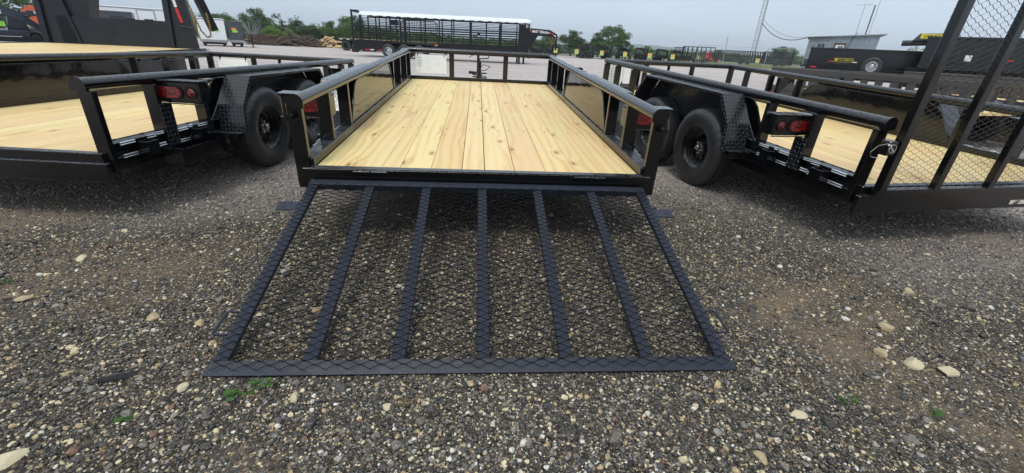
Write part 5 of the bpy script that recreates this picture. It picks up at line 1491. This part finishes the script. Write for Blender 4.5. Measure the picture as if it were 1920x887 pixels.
enclosed('white enclosed trailer end with an orange and green sticker', (-20.5, 34.15), (-18.95, 34.9), 1.90, 2.6, WHITE, .28, sticker=(1.08, 1.15))
enclosed('dark grey enclosed trailer with a small orange and green sticker, right of the white one', (-18.95, 35.2), (-18.05, 35.65), 1.80, 2.4, DARKP, .30, sticker=(.42, 1.15))
enclosed('dark enclosed trailer with a side window, seen above the charcoal headboard', (-23.4, 27.5), (-21.2, 28.8), 1.88, 2.0, DARKP, .3)
wdw = [o for o in bpy.data.objects if o.name.startswith('enclosed_trailer')][-1]
link('window', MB().box(1.45, 2.15, -.02, -.003, 1.25, 1.62, .01).mesh('window'), GLASSD, wdw)
def jackst(label, x, y):
    t = thing('trailer_jack', label, 'trailer jack', (x, y, 0)); link('post', MB().tube([(0, 0, .02), (0, 0, .9)], .045, 8).box(-.12, .12, -.12, .12, 0, .03).mesh('post'), BLACKF, t)
    link('tongue_bar', MB().bar((0, 0, .45), (-.9, .25, .5), .08, .1).mesh('tongue_bar'), BLACKF, t)
jackst('trailer tongue and jack standing right of the dark grey enclosed trailer', -17.6, 35.9)

def left_neck():
    t = thing('gooseneck_trailer', 'dark blue gooseneck trailer cut by the left picture edge, white letters on its neck', 'gooseneck trailer', (-10.75, 9.35, 0), radians(43))
    # local x along the image to the right
    nk = link('neck', MB().prism([(-3.0, 1.12), (-.02, 1.22), (.32, 1.02), (.44, .88), (.50, .95), (.46, 1.04), (.15, 1.34), (-.05, 1.40), (-3.0, 1.36)], 'Y', 0, .12).prism([(-3.0, 1.12), (-.02, 1.22), (.32, 1.02), (.44, .88), (.50, .95), (.46, 1.04), (.15, 1.34), (-.05, 1.40), (-3.0, 1.36)], 'Y', 1.0, 1.12).mesh('neck'), NAVY, t)
    link('lettering', text_mesh('TOP LINE', .16, .003, .007) if False else text_mesh('NE', .12, .003, .007), WHT, nk, loc=(-.17, -.008, 1.29), rot=(pi / 2, 0, 0))
    link('riser', MB().prism([(-.10, .86), (.28, .86), (.22, 1.14), (-.02, 1.2)], 'Y', .12, 1.0).mesh('riser'), NAVY, t)
    link('deck', MB().box(-3.0, .24, -.05, 2.2, .78, .90, .01).mesh('deck'), NAVY, t)
    link('deck_frame', MB().prism([(-3, .66), (.30, .66), (.24, .77), (-3, .77)], 'Y', -.06, 0).mesh('deck_frame'), DGREY, t)
    for x in (-.55, -.12, .25): link('landing_leg', cached('lnl', lambda: MB().bar((-.06, 0, .65), (.02, 0, 0.02), .07, .06).mesh('landing_leg')), DGREY, t, loc=(x, 0, 0))
    link('sticker', MB().box(-.36, -.16, -.062, -.055, 1.08, 1.16).mesh('sticker'), ORGS, t); link('sticker', MB().box(-.36, -.10, -.062, -.055, .98, 1.085).mesh('sticker'), GRNS, t)
    link('sticker_board', MB().box(-.40, -.07, -.054, -.045, .96, 1.18).mesh('sticker_board'), NAVY, t)
    far_wheel(t, -1.6, .0, .38, .38, .22)
NAVY = mat_simple('navy_black_paint', (0.020, 0.026, 0.046), 0.25, coat=0.3)
left_neck()
def orange_machine():
    t = thing('orange_tractor', 'orange machine with a sloped hood parked behind the dark blue gooseneck trailer', 'tractor', (-19.75, 20.1, 0), radians(41))
    link('hood', MB().prism([(-.1, 1.45), (.15, 1.72), (1.3, 1.70), (1.3, 1.45)], 'Y', 0, 1.2).mesh('hood'), ORG, t)
    link('body', MB().prism([(.05, .85), (.05, 1.2), (.25, 1.30), (1.25, 1.30), (1.25, .85)], 'Y', .05, 1.15).mesh('body'), ORG, t)
    link('grille', MB().box(-.02, 1.25, .1, 1.1, 1.30, 1.45).mesh('grille'), DARKP, t)
    for k in range(3): link('lamp', cached('oml', lambda: MB().box(-.05, .05, -.03, .0, -.03, .03, .006).mesh('lamp')), WHT, t, loc=(.45 + k * .3, .04, 1.15))
    link('chassis', MB().box(-.1, 1.3, .0, 1.2, .45, .84).mesh('chassis'), BLACKF, t)
    link('warning_plate', MB().box(.28, .60, -.02, -.003, .56, .70).mesh('warning_plate'), AMBER, t)
    for x in (.1, 1.1): far_wheel(t, x, -.05, .42, .42, .25)
orange_machine()
tnk = thing('gooseneck_trailer', 'black gooseneck trailer neck with white lettering across the orange machine', 'gooseneck trailer', (-18.9, 19.2, 0), radians(41))
link('beam', MB().box(-.0, 1.5, 0, .12, 1.36, 1.50, .01).mesh('beam'), NAVY, tnk)
link('post', MB().box(1.3, 1.45, 0, .12, .0, 1.4, .01).mesh('post'), NAVY, tnk)
link('lettering', text_mesh('EAST TEXAS', .14, .003, .005), WHT, tnk, loc=(.62, -.006, 1.43), rot=(pi / 2, 0, 0))

# ------------------------------------------------------------------ brush piles and logs
def pile(name, label, cat, cx_, cy_, L, H, D, n, mats, seed, rz, rad=(.03, .09), ln=(.6, 1.8), grp=None):
    rr = random.Random(seed); t = thing(name, label, cat, (cx_, cy_, 0), rz, grp)
    for i in range(n):
        u = rr.uniform(-1, 1); hmax = H * (1 - abs(u) ** 2.2) + .1
        z = rr.uniform(.05, hmax); p = Vector((u * L / 2, rr.uniform(-D / 2, D / 2) * (1 - z / (H * 1.4)), z))
        a = rr.gauss(0, .5) + (pi if rr.random() < .5 else 0); e_ = rr.gauss(0, .28)
        d = Vector((cos(a) * cos(e_), sin(a) * cos(e_), sin(e_))) * rr.uniform(*ln) / 2
        r_ = rr.uniform(*rad)
        q0, q1 = p - d, p + d; q0.z = max(q0.z, r_); q1.z = max(q1.z, r_)
        o_ = link('log', MB().tube([tuple(q0), tuple((q0 + q1) / 2 + Vector((rr.uniform(-1, 1), rr.uniform(-1, 1), rr.uniform(-1, 1))) * r_ * 1.2), tuple(q1)], r_, 6, radii=[r_, r_ * .92, r_ * .75]).mesh('log', smooth=.9), mats[i % len(mats)], t)
    return t
pile('log_pile', 'stack of split pale yellow logs beside the tri-axle flatbed', 'log pile', -15.25, 47.2, 2.5, .85, 1.6, 150, [LOGP, LOGP, BARK], 3, radians(13), (.04, .10), (.3, .8))
pile('brush_pile', 'tangled heap of red brown branches and scrap left of the pale log pile', 'brush pile', -18.1, 46.0, 4.2, .85, 1.8, 210, [RUST, BARK, RUST], 4, radians(15))
pt = thing('pipe_stack', 'neat stack of long rusty brown posts left of the brush pile', 'pipe stack', (-20.7, 44.9, 0), radians(16))
for k in range(8):
    for j in range(5): link('pipe', cached('pip', lambda: MB().tube([(-1.25, 0, 0), (1.2, 0, 0)], .05, 8).mesh('pipe', smooth=.8)), RUST, pt, loc=(R.uniform(-.12, .12), j * .13, .06 + k * .115), rot=(0, 0, R.uniform(-.03, .03)))
pile('brush_pile', 'low scattered brush in front of the rusty pipe stack', 'brush pile', -20.4, 44.1, 2.6, .25, .8, 50, [RUST, BARK], 8, radians(15), (.02, .05), (.4, 1.2))

# house
h_ = thing('house', 'small white house with a grey gable roof among the far trees', 'house', (-34.6, 101.9, -.6), radians(18))
link('wall', MB().prism([(0, 0), (2.35, 0), (2.35, 1.55), (0, 2.2)], 'Y', 0, 6).mesh('wall'), WHITE, h_)
link('roof', MB().prism([(-.3, 2.55), (2.7, 1.62), (2.7, 1.75), (-.3, 2.70)], 'Y', -.4, 6.4).mesh('roof'), DGREY, h_)
link('roof', MB().prism([(-.3, 2.60), (2.6, 2.55), (2.7, 1.70), (1.3, 2.1)], 'Y', .0, 6.3).mesh('roof'), DGREY, h_)
w_ = link('window', MB().box(.6, 1.1, -.03, -.003, .9, 1.5, .01).mesh('window'), WHT, h_); link('pane', MB().box(.66, 1.04, -.04, -.031, .96, 1.44).mesh('pane'), GLASSD, w_)

# ------------------------------------------------------------------ trees
def crown_mesh(seed, n_clump=46, per=70, leaf=.10, shape='round', airy=.0):
    rs = np.random.RandomState(seed); C = []
    for i in range(n_clump):
        v = rs.normal(size=3); v /= np.linalg.norm(v); r = rs.uniform(.35, 1.0) ** .6
        c = v * r * np.array([.86, .86, .78])
        if shape == 'wide': c *= np.array([1.15, 1.15, .7])
        if c[2] < -.55: c[2] = -.55 * rs.rand()
        C.append((c, rs.uniform(.16, .34) * (1 - airy * .4)))
    V = []; F = []
    for c, cr in C:
        m = int(per * (cr / .25) ** 2)
        d = rs.normal(size=(m, 3)); d /= np.linalg.norm(d, axis=1)[:, None]
        p = c + d * cr * (rs.rand(m, 1) ** .45) * np.array([1, 1, .8])
        a = rs.normal(size=(m, 3)); a /= np.linalg.norm(a, axis=1)[:, None]
        b = np.cross(a, rs.normal(size=(m, 3))); b /= np.linalg.norm(b, axis=1)[:, None]
        s_ = leaf * rs.uniform(.5, 1.1, (m, 1))
        q = np.stack([p - a * s_ * .5, p + b * s_ * .32, p + a * s_ * .5, p - b * s_ * .32], 1).reshape(-1, 3)
        base = len(V); V += q.tolist(); F += [(base + 4 * i, base + 4 * i + 1, base + 4 * i + 2, base + 4 * i + 3) for i in range(m)]
    me = bpy.data.meshes.new('crown'); me.from_pydata(V, [], F); me.update(); return me, [c for c, _ in C]
CR = [crown_mesh(11, 50, 120), crown_mesh(12, 44, 110, .10, 'wide'), crown_mesh(13, 30, 70, .10, 'round', 1.0), crown_mesh(14, 64, 140, .08), crown_mesh(15, 48, 110, .10, 'wide', .5)]
def limb_mesh(ci, seed):
    rr = random.Random(seed); m = MB(); cs = CR[ci][1]
    m.tube([(0, 0, -1.35), (.03, .02, -.9), (-.02, .0, -.45), (.02, 0, .1)], .07, 8, radii=[.085, .07, .055, .03])
    for c in cs[::3]:
        z0 = rr.uniform(-.8, -.1); mid = Vector((c[0] * .45, c[1] * .45, (z0 + c[2]) / 2 + .05))
        m.tube([(0, 0, z0), tuple(mid), tuple(c)], .02, 5, radii=[.030, .018, .006])
    return m.mesh('trunk', smooth=.9)
LM = [limb_mesh(i, i) for i in range(len(CR))]
CMESH = {}
def tree(label, x, y, rx, h, ci, mat, zc=None, name='tree', rz=0.0, zbase=0.0):
    """rx crown half width, h total height"""
    t = thing(name, label, 'tree' if name == 'tree' else 'bush', (x, y, zbase), rz, 'trees and bushes around the lot')
    rzh = h / 2.25; k = (ci, mat.name)
    if k not in CMESH:
        me = CR[ci][0].copy(); me.materials.append(mat); CMESH[k] = me
    c = link('crown', CMESH[k], None, t, loc=(0, 0, h - rzh * .95)); c.scale = (rx, rx, rzh)
    tr = link('trunk', LM[ci], BARK, t, loc=(0, 0, h - rzh * .95)); tr.scale = (rx * .9, rx * .9, rzh)
    return t
TREES = [
 (-33.2, 62.5, 2.2, 3.3, 0, LEAF_M, 'bushy green tree right behind the dark grey enclosed trailer'),
 (-30.6, 66.0, 2.3, 4.4, 3, LEAF_D, 'tall dark tree with a pointed top, tallest at the left of the lot'),
 (-27.9, 68.5, 2.5, 4.7, 2, LEAF_D, 'airy dark tree with sky showing through its limbs, right of the tallest one'),
 (-28.6, 63.5, 2.3, 2.9, 1, LEAF_D, 'dark spreading tree below the two tall ones'),
 (-25.2, 68.5, 2.2, 3.2, 3, LEAF_D, 'dark round tree right of the airy tree'),
 (-25.4, 58.5, 1.1, 2.05, 0, LEAF_L, 'small bright green tree just behind the brush pile'),
 (-24.2, 60.0, 1.1, 1.75, 3, LEAF_L, 'pale green bush right of the small bright tree behind the brush pile'),
 (-30.0, 57.5, 1.9, 2.5, 1, LEAF_M, 'yellow green bush behind the rusty pipe stack'),
 (-23.4, 72.0, 2.6, 2.7, 1, LEAF_D, 'low dark tree left of the white house'),
 (-18.9, 62.0, 2.0, 3.1, 3, LEAF_M, 'mid green tree right of the white house'),
 (-16.6, 62.5, 2.2, 3.9, 0, LEAF_M, 'mid green tree touching the rear of the livestock trailer'),
 (-14.0, 66.0, 2.6, 3.0, 1, LEAF_D, 'dark tree seen through the rear slats of the livestock trailer'),
 (-9.5, 72.0, 2.8, 2.6, 1, LEAF_M, 'green tree seen through the side gate of the livestock trailer'),
 (-3.5, 80.0, 3.2, 2.2, 1, LEAF_M, 'low green tree seen through the middle slats of the livestock trailer'),
 (2.5, 82.0, 3.2, 2.1, 4, LEAF_M, 'low tree seen through the front slats of the livestock trailer'),
 (9.9, 69.5, 2.2, 2.9, 3, LEAF_M, 'green tree framed by the livestock trailer neck'),
 (14.9, 72.0, 2.3, 4.1, 3, LEAF_D, 'large round grey green tree in the centre of the far row'),
 (17.2, 73.0, 1.5, 2.9, 3, LEAF_D, 'lower tree joined to the right side of the round grey green tree'),
 (22.2, 74.4, 3.1, 5.2, 0, LEAF_M, 'big bright tree with gaps in its crown behind the wooden pole'),
 (20.2, 75.5, 1.9, 3.3, 0, LEAF_M, 'lower tree at the left of the big bright tree behind the far row'),
 (24.6, 75.5, 1.7, 3.0, 0, LEAF_M, 'right shoulder tree of the big bright tree behind the far row'),
 (27.7, 72.5, 1.15, 2.3, 3, LEAF_L, 'small bright green bush between the last gooseneck trailers'),
 (31.0, 71.5, 1.2, 2.0, 2, LEAF_L, 'loose bright bush left of the tall cage trailer'),
 (42.4, 77.5, 1.6, 2.4, 3, LEAF_D, 'dark bush behind the fence right of the red truck'),
 (55.0, 78.0, 2.6, 3.5, 0, LEAF_M, 'tree at the left wall of the metal building'),
 (64.5, 61.5, 2.3, 5.0, 2, LEAF_L, 'feathery light tree behind the right end of the metal building'),
 (-41.0, 42.0, 3.0, 3.9, 0, LEAF_M, 'tree filling the top left corner behind the orange machine'),
 (-37.5, 45.0, 2.6, 3.6, 3, LEAF_D, 'dark tree right of the corner tree at the top left'),
 (-33.5, 46.5, 1.6, 3.1, 2, LEAF_D, 'sparse tree top above the long white enclosed trailer, left one'),
 (-28.5, 47.5, 1.8, 3.4, 2, LEAF_M, 'sparse tree top left of the near tapered upright'),
]
for i, (x, y, rx, h, ci, m, lab) in enumerate(TREES):
    tree(lab, x, y, rx, h, ci, m, rz=i * 1.37, name='bush' if 'bush' in lab.split(',')[0] and 'bushy' not in lab else 'tree')

# bare grey branches
bb = thing('dead_tree', 'bare grey dead branches between the dark tree and the small bright tree', 'dead tree', (-28.2, 59.0, 0))
m_ = MB()
for k in range(60):
    a = R.uniform(-1, 1); p = [(0 + R.uniform(-.4, .4), R.uniform(-.3, .3), 0)]; q = Vector((a * 1.8, R.uniform(-.8, .8), R.uniform(1.2, 2.9)))
    p.append(tuple(Vector(p[0]).lerp(q, .5) + Vector((R.uniform(-.2, .2), 0, .2)))); p.append(tuple(q)); m_.tube(p, .02, 4, radii=[.035, .02, .006])
link('branches', m_.mesh('branches'), GALV, bb)['kind'] = 'stuff'

# distant wood line
def woods():
    rs = np.random.RandomState(77); V = []; F = []
    for i in range(520):
        u = rs.rand(); x = -150 + 330 * u; y = 150 + 40 * rs.rand() - abs(x) * .25
        if -40 < x < 20 and False: continue
        h = rs.uniform(1.0, 2.3); w = rs.uniform(2.0, 4.0); m = 110
        d = rs.normal(size=(m, 3)); d /= np.linalg.norm(d, axis=1)[:, None]
        p = np.array([x, y, h * .5]) + d * np.array([w, w, h * .55]) * (rs.rand(m, 1) ** .4)
        a = rs.normal(size=(m, 3)); a /= np.linalg.norm(a, axis=1)[:, None]; b = np.cross(a, rs.normal(size=(m, 3))); b /= np.linalg.norm(b, axis=1)[:, None]
        s_ = .62 * rs.uniform(.5, 1.1, (m, 1))
        q = np.stack([p - a * s_, p + b * s_ * .7, p + a * s_, p - b * s_ * .7], 1).reshape(-1, 3)
        base = len(V); V += q.tolist(); F += [(base + 4 * k, base + 4 * k + 1, base + 4 * k + 2, base + 4 * k + 3) for k in range(m)]
    for i in range(90):
        x = -46 + 60 * rs.rand(); y = 76 + 7 * rs.rand(); h = rs.uniform(1.6, 3.1) * (1 if x < -14 else .8); w = rs.uniform(1.0, 2.0); m = 420
        if -25.8 < x < -22.6: h *= .5
        d = rs.normal(size=(m, 3)); d /= np.linalg.norm(d, axis=1)[:, None]
        p = np.array([x, y, h * .5]) + d * np.array([w, w, h * .55]) * (rs.rand(m, 1) ** .4)
        a = rs.normal(size=(m, 3)); a /= np.linalg.norm(a, axis=1)[:, None]; b = np.cross(a, rs.normal(size=(m, 3))); b /= np.linalg.norm(b, axis=1)[:, None]
        s_ = .20 * rs.uniform(.5, 1.1, (m, 1))
        q = np.stack([p - a * s_, p + b * s_ * .7, p + a * s_, p - b * s_ * .7], 1).reshape(-1, 3)
        base = len(V); V += q.tolist(); F += [(base + 4 * k, base + 4 * k + 1, base + 4 * k + 2, base + 4 * k + 3) for k in range(m)]
    me = bpy.data.meshes.new('distant_woods'); me.from_pydata(V, [], F); me.update()
    link('distant_woods', me, LEAF_D)['kind'] = 'stuff'
woods()
def hills():
    V = []; F = []; nx, ny = 420, 26
    from mathutils import noise as mn
    for j in range(ny):
        for i in range(nx):
            x = -2200 + 4800 * i / (nx - 1); y = 1100 + 1300 * (j / (ny - 1)) - abs(x) * .1
            t = j / (ny - 1)
            h = 46 * (t ** .8) * (.75 + .5 * mn.noise(Vector((x * .0014, y * .0018, 0)))) + 4.0 * mn.noise(Vector((x * .021, y * .021, 3))) + 3.0 * mn.noise(Vector((x * .07, y * .07, 5)))
            h *= 1 - .25 * max(0, min(1, (x - 600) / 1500))
            V.append((x, y, h if j else -2))
    for j in range(ny - 1):
        for i in range(nx - 1): F.append((j*nx+i, j*nx+i+1, (j+1)*nx+i+1, (j+1)*nx+i))
    link('hills', MB().poly(V, F).mesh('hills'), HILLM)['kind'] = 'structure'
hills()
def grass_strip():
    rs = np.random.RandomState(9); V = []; F = []
    n = 15000
    for i in range(n):
        u = rs.rand(); x = 24 + 26 * u; y = 57 - 14.5 * u + rs.normal() * 1.2 + 2; hh = rs.uniform(.12, .42) * (1 + .5 * sin(x * 1.7)); 
        if rs.rand() < .25 and x < 31: continue
        a = rs.uniform(0, pi); dx, dy = cos(a) * .02, sin(a) * .02; lx, ly = rs.normal(size=2) * .08
        b = len(V); V += [(x - dx, y - dy, 0), (x + dx, y + dy, 0), (x + lx, y + ly, hh)]; F.append((b, b + 1, b + 2))
    me = bpy.data.meshes.new('tall_grass'); me.from_pydata(V, [], F); me.update()
    link('tall_grass', me, GRASSM)['kind'] = 'stuff'
grass_strip()

# ------------------------------------------------------------------ haze
HAZE = 0.0005
hz = MB().box(-2600, 3200, -80, 3000, -3.0, 80.0).mesh('haze')
hm = bpy.data.materials.new('haze_air'); hm.use_nodes = True
nt = hm.node_tree; nt.nodes.clear()
pv = nt.nodes.new('ShaderNodeVolumePrincipled'); pv.inputs['Color'].default_value = (0.80, 0.87, 0.95, 1); pv.inputs['Density'].default_value = HAZE
oo = nt.nodes.new('ShaderNodeOutputMaterial'); nt.links.new(pv.outputs[0], oo.inputs['Volume'])
link('haze', hz, hm)['kind'] = 'stuff'
